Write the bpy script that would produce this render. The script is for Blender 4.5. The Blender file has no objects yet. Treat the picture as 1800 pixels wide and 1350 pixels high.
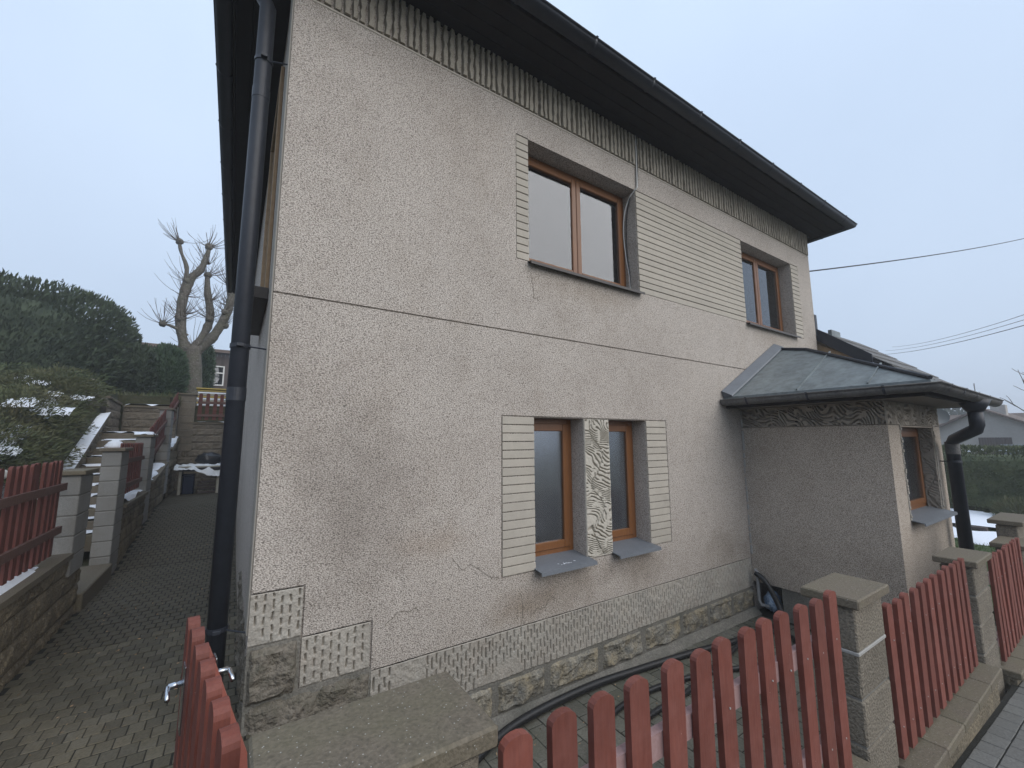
import bpy, math, random
import numpy as np
from mathutils import Vector, Matrix, noise as mnoise
random.seed(7); rng = np.random.default_rng(7)
S = bpy.context.scene
COL = S.collection

# ------------------------------------------------------------------ camera
CAM_Z = 2.35
cam_data = bpy.data.cameras.new('camera'); cam = bpy.data.objects.new('camera', cam_data); COL.objects.link(cam)
RT = Vector((0.83525454, -0.54984942, -0.00393392)); DN = Vector((0.06891259, 0.11177499, -0.99134122)); FW = Vector((0.54552811, 0.82775115, 0.13125212))
M = Matrix((( RT.x, -DN.x, -FW.x, 0), (RT.y, -DN.y, -FW.y, 0), (RT.z, -DN.z, -FW.z, CAM_Z), (0, 0, 0, 1)))
cam.matrix_world = M
cam_data.sensor_width = 36; cam_data.lens = 36 * 737.5 / 1800
cam_data.clip_start = 0.02; cam_data.clip_end = 2000
S.camera = cam

# ------------------------------------------------------------------ world, sun, exposure
SUN_EL, SUN_AZ = math.radians(36), math.radians(162)     # azimuth of the bright part of the cloud, from +Y clockwise
W = bpy.data.worlds.new('World'); S.world = W; W.use_nodes = True
nt = W.node_tree; nt.nodes.clear()
out = nt.nodes.new('ShaderNodeOutputWorld'); bg = nt.nodes.new('ShaderNodeBackground')
sky = nt.nodes.new('ShaderNodeTexSky'); sky.sky_type = 'NISHITA'; sky.sun_disc = False
sky.sun_elevation = SUN_EL; sky.sun_rotation = SUN_AZ; sky.air_density = 1.0; sky.dust_density = 5.0; sky.ozone_density = 1.0
mx = nt.nodes.new('ShaderNodeMix'); mx.data_type = 'RGBA'; mx.inputs[0].default_value = 0.93
# the flat overcast layer under the clear sky, with faint cloud variation
cn = nt.nodes.new('ShaderNodeTexNoise'); cn.inputs['Scale'].default_value = 1.6; cn.inputs['Detail'].default_value = 4; cn.inputs['Roughness'].default_value = 0.5
ctc = nt.nodes.new('ShaderNodeTexCoord'); nt.links.new(ctc.outputs['Generated'], cn.inputs['Vector'])
cmr = nt.nodes.new('ShaderNodeMapRange'); cmr.inputs[1].default_value = 0.3; cmr.inputs[2].default_value = 0.7; nt.links.new(cn.outputs[0], cmr.inputs[0])
cmx = nt.nodes.new('ShaderNodeMix'); cmx.data_type = 'RGBA'; cmx.inputs[6].default_value = (3.9, 4.8, 6.15, 1); cmx.inputs[7].default_value = (4.4, 5.35, 6.75, 1)
nt.links.new(cmr.outputs[0], cmx.inputs[0])
# overcast skies are brighter overhead than at the horizon
csp = nt.nodes.new('ShaderNodeSeparateXYZ'); nt.links.new(ctc.outputs['Generated'], csp.inputs[0])
czr = nt.nodes.new('ShaderNodeMapRange'); czr.inputs[1].default_value = 0.0; czr.inputs[2].default_value = 1.0; czr.inputs[3].default_value = 0.88; czr.inputs[4].default_value = 1.32; nt.links.new(csp.outputs[2], czr.inputs[0])
csc = nt.nodes.new('ShaderNodeVectorMath'); csc.operation = 'SCALE'; nt.links.new(cmx.outputs[2], csc.inputs[0]); nt.links.new(czr.outputs[0], csc.inputs['Scale']); nt.links.new(csc.outputs[0], mx.inputs[7])
nt.links.new(sky.outputs[0], mx.inputs[6]); nt.links.new(mx.outputs[2], bg.inputs[0])
bg.inputs[1].default_value = 0.1
nt.links.new(bg.outputs[0], out.inputs[0])
sun_d = bpy.data.lights.new('sun', 'SUN'); sun_d.energy = 1.5; sun_d.angle = math.radians(70); sun_d.color = (1.0, 0.94, 0.86)
sun = bpy.data.objects.new('sun', sun_d); COL.objects.link(sun)
sd = Vector((math.sin(SUN_AZ) * math.cos(SUN_EL), math.cos(SUN_AZ) * math.cos(SUN_EL), math.sin(SUN_EL)))
sun.rotation_euler = sd.to_track_quat('Z', 'Y').to_euler(); sun.location = (10, -20, 30)
S.view_settings.view_transform = 'Standard'; S.view_settings.look = 'None'
S.view_settings.gamma = 1; S.view_settings.exposure = 0.58; S.view_settings.use_curve_mapping = False
S.render.engine = 'CYCLES'
S.cycles.use_denoising = True; S.cycles.max_bounces = 6; S.cycles.diffuse_bounces = 3; S.cycles.glossy_bounces = 3; S.cycles.transparent_max_bounces = 8; S.cycles.volume_bounces = 0

# ------------------------------------------------------------------ materials
def nd(t, typ, **kw):
    n = t.nodes.new(typ)
    for k, v in kw.items(): setattr(n, k, v)
    return n
def c4(c): return (c[0], c[1], c[2], 1)
def mat(name, a, b=None, fine=60, bump=0.3, bdist=0.01, rough=0.8, big=0.8, bigc=None, bigamt=0.5, rnd=0.0, metal=0.0, spec=0.3, speck=None, stretch=None, detail=4, fw=0.5, big2=None, fdetail=3):
    """procedural surface: fine grain between a and b, broad stains towards bigc, per-object tone, grain bump, optional flecks"""
    m = bpy.data.materials.new(name); m.use_nodes = True; t = m.node_tree; p = t.nodes['Principled BSDF']; L = t.links.new
    b = b or a
    geo = nd(t, 'ShaderNodeNewGeometry')
    src = geo.outputs['Position']
    if stretch:
        mp = nd(t, 'ShaderNodeMapping'); mp.inputs['Scale'].default_value = stretch; L(src, mp.inputs[0]); fsrc = mp.outputs[0]
    else: fsrc = src
    n1 = nd(t, 'ShaderNodeTexNoise'); n1.inputs['Scale'].default_value = fine; n1.inputs['Detail'].default_value = fdetail; L(fsrc, n1.inputs['Vector'])
    r1 = nd(t, 'ShaderNodeMapRange'); r1.inputs[1].default_value = 0.5 - fw / 2; r1.inputs[2].default_value = 0.5 + fw / 2; L(n1.outputs[0], r1.inputs[0])
    m1 = nd(t, 'ShaderNodeMix', data_type='RGBA'); m1.inputs[6].default_value = c4(a); m1.inputs[7].default_value = c4(b); L(r1.outputs[0], m1.inputs[0])
    col = m1.outputs[2]
    def stain(scale, c, amt, lo=0.42, hi=0.72, seed=0.0):
        nonlocal col
        n2 = nd(t, 'ShaderNodeTexNoise', noise_dimensions='4D'); n2.inputs['W'].default_value = seed; n2.inputs['Scale'].default_value = scale; n2.inputs['Detail'].default_value = detail + 2; n2.inputs['Roughness'].default_value = 0.62; L(src, n2.inputs['Vector'])
        r2 = nd(t, 'ShaderNodeMapRange'); r2.inputs[1].default_value = lo; r2.inputs[2].default_value = hi; r2.inputs[4].default_value = amt; L(n2.outputs[0], r2.inputs[0])
        m2 = nd(t, 'ShaderNodeMix', data_type='RGBA'); L(r2.outputs[0], m2.inputs[0]); L(col, m2.inputs[6]); m2.inputs[7].default_value = c4(c); col = m2.outputs[2]
    if bigc: stain(big, bigc, bigamt)
    if big2: stain(big2[0], big2[1], big2[2], seed=3.7)
    if speck:
        vo = nd(t, 'ShaderNodeTexVoronoi'); vo.inputs['Scale'].default_value = speck[0]; L(src, vo.inputs['Vector'])
        rs = nd(t, 'ShaderNodeMapRange'); rs.inputs[1].default_value = speck[1]; rs.inputs[2].default_value = speck[1] * 0.6; L(vo.outputs['Distance'], rs.inputs[0])
        ms = nd(t, 'ShaderNodeMix', data_type='RGBA'); L(rs.outputs[0], ms.inputs[0]); L(col, ms.inputs[6]); ms.inputs[7].default_value = c4(speck[2]); col = ms.outputs[2]
    if rnd:
        oi = nd(t, 'ShaderNodeObjectInfo'); rr = nd(t, 'ShaderNodeMapRange'); rr.inputs[3].default_value = 1 - rnd; rr.inputs[4].default_value = 1 + rnd; L(oi.outputs['Random'], rr.inputs[0])
        mm = nd(t, 'ShaderNodeVectorMath', operation='SCALE'); L(col, mm.inputs[0]); L(rr.outputs[0], mm.inputs['Scale']); col = mm.outputs[0]
    L(col, p.inputs['Base Color'])
    p.inputs['Roughness'].default_value = rough; p.inputs['Metallic'].default_value = metal; p.inputs['Specular IOR Level'].default_value = spec
    if bump:
        bn = nd(t, 'ShaderNodeBump'); bn.inputs['Strength'].default_value = bump; bn.inputs['Distance'].default_value = bdist; L(n1.outputs[0], bn.inputs['Height']); L(bn.outputs[0], p.inputs['Normal'])
    return m

def mat_stucco(name='stucco', tint=None):
    m = bpy.data.materials.new(name); m.use_nodes = True; t = m.node_tree; p = t.nodes['Principled BSDF']; L = t.links.new
    geo = nd(t, 'ShaderNodeNewGeometry'); src = geo.outputs['Position']
    mp = nd(t, 'ShaderNodeMapping'); mp.inputs['Rotation'].default_value = (0, math.radians(25), 0); mp.inputs['Scale'].default_value = (0.75, 1, 1.25); L(src, mp.inputs[0])
    vo = nd(t, 'ShaderNodeTexVoronoi'); vo.feature = 'SMOOTH_F1'; vo.inputs['Scale'].default_value = 140; vo.inputs['Smoothness'].default_value = 0.4; L(mp.outputs[0], vo.inputs['Vector'])
    n1 = nd(t, 'ShaderNodeTexNoise'); n1.inputs['Scale'].default_value = 120; n1.inputs['Detail'].default_value = 3; n1.inputs['Roughness'].default_value = 0.6; L(mp.outputs[0], n1.inputs['Vector'])
    ad = nd(t, 'ShaderNodeMath', operation='MULTIPLY_ADD'); ad.inputs[1].default_value = -0.35; L(vo.outputs['Distance'], ad.inputs[0]); L(n1.outputs[0], ad.inputs[2])
    r = nd(t, 'ShaderNodeMapRange'); r.inputs[1].default_value = 0.06; r.inputs[2].default_value = 0.5; L(ad.outputs[0], r.inputs[0])
    rmp = nd(t, 'ShaderNodeValToRGB'); cr = rmp.color_ramp
    cr.elements[0].position = 0.18; cr.elements[0].color = (0.165, 0.147, 0.13, 1)
    cr.elements[1].position = 0.62; cr.elements[1].color = (0.465, 0.415, 0.368, 1)
    e = cr.elements.new(0.9); e.color = (0.64, 0.585, 0.53, 1)
    L(r.outputs[0], rmp.inputs[0]); col = rmp.outputs[0]
    def stain(scale, c, amt, lo, hi, seed, sc=(1, 1, 1)):
        nonlocal col
        mq = nd(t, 'ShaderNodeMapping'); mq.inputs['Scale'].default_value = sc; L(src, mq.inputs[0])
        n2 = nd(t, 'ShaderNodeTexNoise', noise_dimensions='4D'); n2.inputs['W'].default_value = seed; n2.inputs['Scale'].default_value = scale; n2.inputs['Detail'].default_value = 6; n2.inputs['Roughness'].default_value = 0.65; L(mq.outputs[0], n2.inputs['Vector'])
        r2 = nd(t, 'ShaderNodeMapRange'); r2.inputs[1].default_value = lo; r2.inputs[2].default_value = hi; r2.inputs[4].default_value = amt; L(n2.outputs[0], r2.inputs[0])
        m2 = nd(t, 'ShaderNodeMix', data_type='RGBA', blend_type='MULTIPLY'); L(r2.outputs[0], m2.inputs[0]); L(col, m2.inputs[6]); m2.inputs[7].default_value = c4(c); col = m2.outputs[2]
    stain(0.9, (0.72, 0.70, 0.685), 0.6, 0.47, 0.75, 0.3)
    stain(2.6, (0.80, 0.77, 0.73), 0.5, 0.5, 0.75, 4.1, (1, 1, 0.45))
    stain(7.0, (0.8, 0.78, 0.76), 0.6, 0.5, 0.8, 8.9)
    def spot(cx, cz, rx, rz, c, amt, seed):      # a stain of its own shape: ragged blotch on the facade
        nonlocal col
        sx = nd(t, 'ShaderNodeMapping'); sx.inputs['Location'].default_value = (-cx/rx, 0, -cz/rz); sx.inputs['Scale'].default_value = (1/rx, 0.0, 1/rz); L(src, sx.inputs[0])
        ln = nd(t, 'ShaderNodeVectorMath', operation='LENGTH'); L(sx.outputs[0], ln.inputs[0])
        nz = nd(t, 'ShaderNodeTexNoise', noise_dimensions='4D'); nz.inputs['W'].default_value = seed; nz.inputs['Scale'].default_value = 5; nz.inputs['Detail'].default_value = 5; L(src, nz.inputs['Vector'])
        sm = nd(t, 'ShaderNodeMath', operation='MULTIPLY_ADD'); sm.inputs[1].default_value = 1.5; L(nz.outputs[0], sm.inputs[0]); L(ln.outputs['Value'], sm.inputs[2])
        rg = nd(t, 'ShaderNodeMapRange'); rg.inputs[1].default_value = 1.75; rg.inputs[2].default_value = 0.85; rg.inputs[4].default_value = amt; L(sm.outputs[0], rg.inputs[0])
        m3 = nd(t, 'ShaderNodeMix', data_type='RGBA', blend_type='MULTIPLY'); L(rg.outputs[0], m3.inputs[0]); L(col, m3.inputs[6]); m3.inputs[7].default_value = c4(c); col = m3.outputs[2]
    if tint:
        tm = nd(t, 'ShaderNodeMix', data_type='RGBA', blend_type='MULTIPLY'); tm.inputs[0].default_value = 1; L(col, tm.inputs[6]); tm.inputs[7].default_value = c4(tint); col = tm.outputs[2]
    spot(2.7, .98, .75, .30, (.66, .63, .59), .75, 1)
    spot(3.75, 1.0, .55, .26, (.66, .635, .60), .75, 2)
    spot(1.35, 1.55, .42, .16, (.84, .79, .74), .7, 3)
    spot(.75, 1.9, .55, 1.0, (.66, .65, .64), .7, 4)
    spot(3.1, 3.92, 1.1, .2, (.78, .75, .70), .6, 5)
    spot(5.4, .95, .7, .3, (.68, .66, .62), .7, 6)
    spot(2.2, .90, .4, .16, (.66, .60, .52), .8, 7)
    spot(7.2, 3.9, 1.1, .2, (.76, .73, .69), .6, 8)
    L(col, p.inputs['Base Color']); p.inputs['Roughness'].default_value = 0.92; p.inputs['Specular IOR Level'].default_value = 0.15
    bn = nd(t, 'ShaderNodeBump'); bn.inputs['Strength'].default_value = 0.75; bn.inputs['Distance'].default_value = 0.009; L(ad.outputs[0], bn.inputs['Height']); L(bn.outputs[0], p.inputs['Normal'])
    return m

def mat_glass(name, tint, refl=1.0, rough=0.02):
    m = bpy.data.materials.new(name); m.use_nodes = True; t = m.node_tree; t.nodes.clear(); L = t.links.new
    o = nd(t, 'ShaderNodeOutputMaterial'); tr = nd(t, 'ShaderNodeBsdfTransparent'); tr.inputs[0].default_value = c4(tint)
    gl = nd(t, 'ShaderNodeBsdfGlossy'); gl.inputs['Roughness'].default_value = rough; gl.inputs[0].default_value = (0.9, 0.92, 0.95, 1)
    fr = nd(t, 'ShaderNodeFresnel'); fr.inputs[0].default_value = 1.85
    mu = nd(t, 'ShaderNodeMath', operation='MULTIPLY', use_clamp=True); mu.inputs[1].default_value = refl; L(fr.outputs[0], mu.inputs[0])
    mxs = nd(t, 'ShaderNodeMixShader'); L(mu.outputs[0], mxs.inputs[0]); L(tr.outputs[0], mxs.inputs[1]); L(gl.outputs[0], mxs.inputs[2]); L(mxs.outputs[0], o.inputs[0])
    return m

MT = {}
MT['stucco'] = mat_stucco(); MT['stucco_bay_shade_tint'] = mat_stucco('stucco_bay_shade_tint', (0.97, 0.935, 0.885))  # bay copy tinted darker and warmer, countering its bluish shade in the colour
MT['smooth'] = mat('smooth_render', (0.475, 0.435, 0.37), (0.39, 0.355, 0.305), fine=110, bump=0.5, bdist=0.004, rough=0.9, big=3, bigc=(0.36, 0.33, 0.285), bigamt=0.6, rnd=0.05, big2=(14, (0.34, 0.31, 0.26), 0.35))
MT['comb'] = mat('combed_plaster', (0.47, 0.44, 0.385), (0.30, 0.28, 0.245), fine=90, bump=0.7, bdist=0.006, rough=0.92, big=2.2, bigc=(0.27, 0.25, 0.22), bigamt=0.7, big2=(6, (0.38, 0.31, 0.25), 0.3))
MT['comb_shade_dirt'] = mat('combed_plaster_shade_dirt', (0.43, 0.39, 0.32), (0.28, 0.25, 0.205), fine=90, bump=0.7, bdist=0.006, rough=0.92, big=2.2, bigc=(0.2, 0.175, 0.14), bigamt=0.6)  # darker comb plaster: eave shadow put into the colour, along with dirt
MT['carve'] = mat('carved_plaster', (0.52, 0.485, 0.42), (0.41, 0.38, 0.325), fine=120, bump=0.5, bdist=0.004, rough=0.92, big=3, bigc=(0.42, 0.38, 0.32), bigamt=0.4)
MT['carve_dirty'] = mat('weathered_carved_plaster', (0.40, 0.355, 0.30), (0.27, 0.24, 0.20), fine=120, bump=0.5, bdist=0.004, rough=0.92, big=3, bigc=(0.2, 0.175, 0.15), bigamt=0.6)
MT['backing'] = mat('backing_render', (0.20, 0.175, 0.145), (0.13, 0.115, 0.095), fine=90, bump=0.4, rough=0.95)
MT['stone'] = mat('sandstone', (0.33, 0.305, 0.25), (0.14, 0.135, 0.12), fine=45, bump=1.0, bdist=0.02, rough=0.9, big=5, bigc=(0.38, 0.30, 0.17), bigamt=0.75, rnd=0.22, big2=(13, (0.075, 0.078, 0.075), 0.8), speck=(60, 0.16, (0.34, 0.34, 0.32)))
MT['stone_brown'] = mat('brown_sandstone', (0.245, 0.215, 0.175), (0.105, 0.093, 0.076), fine=38, bump=1.0, bdist=0.025, rough=0.9, big=6, bigc=(0.22, 0.195, 0.155), bigamt=0.6, big2=(11, (0.075, 0.075, 0.05), 0.7))
MT['mortar'] = mat('mortar', (0.27, 0.255, 0.22), (0.14, 0.13, 0.115), fine=60, bump=0.8, rough=0.95, big=4, bigc=(0.10, 0.10, 0.085), bigamt=0.8)
MT['cap'] = mat('concrete_cap', (0.19, 0.158, 0.118), (0.095, 0.08, 0.06), fine=120, bump=0.7, bdist=0.004, rough=0.75, big=4, bigc=(0.135, 0.125, 0.075), bigamt=0.6, speck=(75, 0.13, (0.40, 0.385, 0.35)), rnd=0.08)
MT['block'] = mat('concrete_block', (0.31, 0.305, 0.29), (0.20, 0.197, 0.187), fine=150, bump=0.6, bdist=0.005, rough=0.9, big=4, bigc=(0.20, 0.187, 0.165), bigamt=0.6, rnd=0.08, speck=(110, 0.12, (0.5, 0.49, 0.47)))
MT['block_split'] = mat('split_face_block', (0.29, 0.25, 0.195), (0.11, 0.097, 0.078), fine=85, bump=1.0, bdist=0.014, rough=0.92, big=3.5, bigc=(0.115, 0.10, 0.078), bigamt=0.7, rnd=0.12, speck=(90, 0.13, (0.42, 0.40, 0.36)))
MT['block_wet'] = mat('wet_split_block', (0.27, 0.225, 0.155), (0.10, 0.085, 0.06), fine=60, bump=1.0, bdist=0.016, rough=0.8, big=2.5, bigc=(0.045, 0.038, 0.03), bigamt=0.9, rnd=0.15)
MT['joint'] = mat('pale_joint', (0.40, 0.39, 0.37), (0.30, 0.29, 0.275), fine=120, bump=0.4, rough=0.95)
MT['core'] = mat('grey_joint', (0.225, 0.215, 0.195), (0.15, 0.143, 0.13), fine=120, bump=0.4, rough=0.95)
MT['red'] = mat('red_paint', (0.195, 0.060, 0.042), (0.145, 0.044, 0.032), fine=110, bump=0.5, bdist=0.003, rough=0.62, big=3, bigc=(0.12, 0.047, 0.037), bigamt=0.6, rnd=0.15, big2=(22, (0.25, 0.105, 0.085), 0.35), stretch=(1, 1, 0.12), speck=(26, 0.035, (0.55, 0.46, 0.42)))
MT['red_far'] = mat('weathered_red_paint', (0.155, 0.052, 0.042), (0.095, 0.034, 0.028), fine=60, bump=0.25, bdist=0.003, rough=0.7, big=3, bigc=(0.11, 0.04, 0.03), bigamt=0.6, rnd=0.12, stretch=(1, 1, 0.12))
MT['rail'] = mat('pale_red_rail', (0.36, 0.24, 0.235), (0.30, 0.19, 0.18), fine=90, bump=0.2, rough=0.6, bigc=(0.26, 0.16, 0.15), bigamt=0.5, big=6)
MT['rail_far'] = mat('brown_rail', (0.15, 0.085, 0.07), (0.10, 0.055, 0.045), fine=60, bump=0.2, rough=0.7)
MT['oak'] = mat('golden_oak_frame', (0.215, 0.088, 0.027), (0.14, 0.054, 0.018), fine=40, bump=0.08, bdist=0.002, rough=0.38, stretch=(4, 4, 0.25), big=2, bigc=(0.15, 0.06, 0.02), bigamt=0.4, spec=0.5)
MT['sill'] = mat('grey_sill', (0.155, 0.17, 0.19), (0.12, 0.132, 0.15), fine=60, bump=0.06, rough=0.5, big=6, bigc=(0.095, 0.105, 0.12), bigamt=0.5, spec=0.5)
MT['sill_brown'] = mat('dark_sill', (0.075, 0.065, 0.06), (0.055, 0.05, 0.047), fine=60, bump=0.05, rough=0.5)
MT['gutter'] = mat('anthracite_metal', (0.027, 0.031, 0.041), (0.020, 0.023, 0.031), fine=25, bump=0.05, rough=0.45, big=1.6, bigc=(0.038, 0.043, 0.055), bigamt=0.5, spec=0.4)
MT['gutter_worn'] = mat('worn_gutter_metal', (0.145, 0.14, 0.135), (0.065, 0.066, 0.07), fine=50, bump=0.2, bdist=0.003, rough=0.6, big=5, bigc=(0.21, 0.205, 0.195), bigamt=0.7, spec=0.4)
MT['roofmetal'] = mat('weathered_sheet_metal', (0.205, 0.235, 0.24), (0.165, 0.19, 0.2), fine=14, bump=0.1, rough=0.5, big=2.4, bigc=(0.28, 0.315, 0.315), bigamt=0.6, big2=(12, (0.06, 0.058, 0.055), 0.6), spec=0.5)
MT['roof'] = mat('dark_roof', (0.05, 0.047, 0.047), (0.035, 0.033, 0.034), fine=20, bump=0.2, rough=0.7)
MT['tile'] = mat('grey_tile', (0.15, 0.145, 0.14), (0.075, 0.072, 0.07), fine=24, bump=0.5, rough=0.7, rnd=0.2, big=3, bigc=(0.22, 0.215, 0.2), bigamt=0.5)
MT['soffit'] = mat('brown_soffit', (0.017, 0.0135, 0.0135), (0.011, 0.009, 0.009), fine=30, bump=0.1, rough=0.75, rnd=0.12, stretch=(0.2, 0.2, 1))
MT['soffit_plaster'] = mat('plaster_soffit', (0.26, 0.235, 0.2), (0.2, 0.18, 0.155), fine=60, bump=0.2, rough=0.9)
MT['paver'] = mat('paver', (0.135, 0.115, 0.078), (0.075, 0.066, 0.046), fine=70, bump=0.5, bdist=0.006, rough=0.72, big=1.3, bigc=(0.048, 0.045, 0.028), bigamt=0.6, rnd=0.24, big2=(9, (0.135, 0.13, 0.11), 0.4))
MT['paver_yard'] = mat('yard_paver', (0.185, 0.178, 0.15), (0.10, 0.096, 0.08), fine=70, bump=0.5, bdist=0.006, rough=0.72, big=1.8, bigc=(0.085, 0.09, 0.06), bigamt=0.75, rnd=0.22)
MT['paver_street'] = mat('street_paver', (0.175, 0.172, 0.16), (0.11, 0.108, 0.10), fine=80, bump=0.5, bdist=0.006, rough=0.7, big=2, bigc=(0.1, 0.1, 0.09), bigamt=0.5, rnd=0.1)
MT['bed'] = mat('sand_bed', (0.022, 0.021, 0.017), (0.012, 0.012, 0.009), fine=60, bump=0.4, rough=0.85)
MT['snow'] = mat('snow', (0.82, 0.85, 0.9), (0.75, 0.79, 0.86), fine=30, bump=0.5, bdist=0.02, rough=0.6)
MT['leaf_dark'] = mat('dark_conifer', (0.034, 0.050, 0.034), (0.078, 0.105, 0.062), fine=3.0, bump=0, rough=0.75, fw=0.35, big=0.6, bigc=(0.028, 0.044, 0.036), bigamt=0.5)
MT['leaf_thuja'] = mat('thuja_green', (0.034, 0.06, 0.038), (0.07, 0.11, 0.06), fine=4, bump=0, rough=0.75, fw=0.35)
MT['leaf_juniper'] = mat('juniper_green', (0.038, 0.062, 0.026), (0.105, 0.115, 0.052), fine=2.2, bump=0, rough=0.8, fw=0.35, big=1.2, bigc=(0.135, 0.105, 0.06), bigamt=0.6)
MT['leaf_hedge'] = mat('hedge_green', (0.06, 0.08, 0.038), (0.13, 0.15, 0.07), fine=3, bump=0, rough=0.75, fw=0.35, big=1, bigc=(0.03, 0.04, 0.024), bigamt=0.5)
MT['bark'] = mat('bark', (0.145, 0.13, 0.115), (0.065, 0.06, 0.05), fine=14, bump=0.9, bdist=0.05, rough=0.9, big=3, bigc=(0.075, 0.085, 0.045), bigamt=0.5, speck=(16, 0.18, (0.29, 0.28, 0.26)))
MT['twig'] = mat('twig_bark', (0.12, 0.10, 0.085), (0.08, 0.065, 0.055), fine=20, bump=0, rough=0.9)
MT['earth'] = mat('earth', (0.06, 0.056, 0.03), (0.035, 0.042, 0.02), fine=8, bump=0.6, bdist=0.05, rough=0.95, big=0.5, bigc=(0.075, 0.065, 0.04), bigamt=0.6)
MT['grass'] = mat('grass_green', (0.055, 0.095, 0.028), (0.085, 0.13, 0.045), fine=9, bump=0, rough=0.8)
MT['rubber'] = mat('black_hose', (0.012, 0.012, 0.013), (0.018, 0.018, 0.02), fine=60, bump=0.15, rough=0.45, spec=0.5)
MT['black'] = mat('black_plastic', (0.012, 0.013, 0.016), (0.022, 0.023, 0.028), fine=10, bump=0.5, bdist=0.03, rough=0.35, spec=0.5)
MT['tarp'] = mat('white_tarp', (0.78, 0.80, 0.82), (0.66, 0.69, 0.70), fine=9, bump=0.4, bdist=0.03, rough=0.5)
MT['whitewood'] = mat('pale_wood', (0.42, 0.41, 0.36), (0.32, 0.31, 0.26), fine=30, bump=0.2, rough=0.7)
MT['bluebin'] = mat('blue_plastic', (0.012, 0.022, 0.06), (0.01, 0.018, 0.045), fine=10, bump=0.05, rough=0.4)
MT['bluebag'] = mat('blue_bag', (0.05, 0.13, 0.30), (0.45, 0.55, 0.65), fine=45, bump=0.6, rough=0.35)
MT['boards'] = mat('dark_boards', (0.085, 0.068, 0.062), (0.055, 0.044, 0.042), fine=20, bump=0.2, rough=0.85, rnd=0.15, stretch=(1, 1, 0.1))
MT['nplaster'] = mat('old_plaster', (0.42, 0.40, 0.375), (0.36, 0.34, 0.32), fine=10, bump=0.2, rough=0.9, big=1, bigc=(0.31, 0.29, 0.27), bigamt=0.5)
MT['nroof'] = mat('brown_tile_roof', (0.14, 0.105, 0.088), (0.10, 0.076, 0.064), fine=9, bump=0.4, rough=0.85, big=0.8, bigc=(0.16, 0.13, 0.115), bigamt=0.5)
MT['chrome'] = mat('brushed_steel', (0.6, 0.62, 0.65), (0.5, 0.52, 0.55), fine=40, bump=0.05, rough=0.25, metal=1.0)
MT['white'] = mat('white_plastic', (0.62, 0.62, 0.6), (0.55, 0.55, 0.53), fine=30, bump=0.05, rough=0.5)
MT['paleroom'] = mat('pale_blind', (0.42, 0.43, 0.52), (0.38, 0.39, 0.48), fine=8, bump=0.0, rough=0.8)
MT['curtain'] = mat('net_curtain', (0.42, 0.45, 0.48), (0.28, 0.31, 0.34), fine=12, bump=0.3, rough=0.9, stretch=(1, 1, 0.05))
MT['frost'] = mat('frosted_backing', (0.36, 0.36, 0.36), (0.26, 0.26, 0.27), fine=2.2, bump=0.0, rough=0.8, fdetail=1)
MT['dark'] = mat('dark_interior', (0.03, 0.03, 0.033), rough=0.9, bump=0)
MT['carpaint'] = mat('black_car_paint', (0.010, 0.011, 0.014), rough=0.18, bump=0, spec=0.6)
MT['tyre'] = mat('tyre_rubber', (0.015, 0.015, 0.015), rough=0.8, bump=0)
MT['orange'] = mat('terracotta', (0.42, 0.13, 0.035), (0.34, 0.1, 0.03), fine=20, bump=0.1, rough=0.7)
MT['yellow'] = mat('yellow_board', (0.48, 0.36, 0.10), (0.40, 0.30, 0.09), fine=20, bump=0.1, rough=0.7)
MT['tan'] = mat('tan_timber', (0.36, 0.25, 0.15), (0.28, 0.19, 0.11), fine=20, bump=0.1, rough=0.7)
MT['cable'] = mat('cable_black', (0.015, 0.015, 0.017), rough=0.5, bump=0)
MT['pipegrey'] = mat('grey_pipe', (0.33, 0.33, 0.33), (0.25, 0.25, 0.25), fine=30, bump=0.1, rough=0.5)
MT['fencemetal'] = mat('grey_mesh_metal', (0.2, 0.225, 0.24), (0.16, 0.18, 0.2), fine=10, bump=0.1, rough=0.5)
MT['glass_hi'] = mat_glass('window_glass_upper', (0.80, 0.83, 0.89), 1.25)
MT['glass_lo'] = mat_glass('window_glass_lower', (0.86, 0.875, 0.89), 0.8, 0.16)
MT['glass_car'] = mat_glass('car_glass', (0.08, 0.1, 0.1), 1.5)

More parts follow.
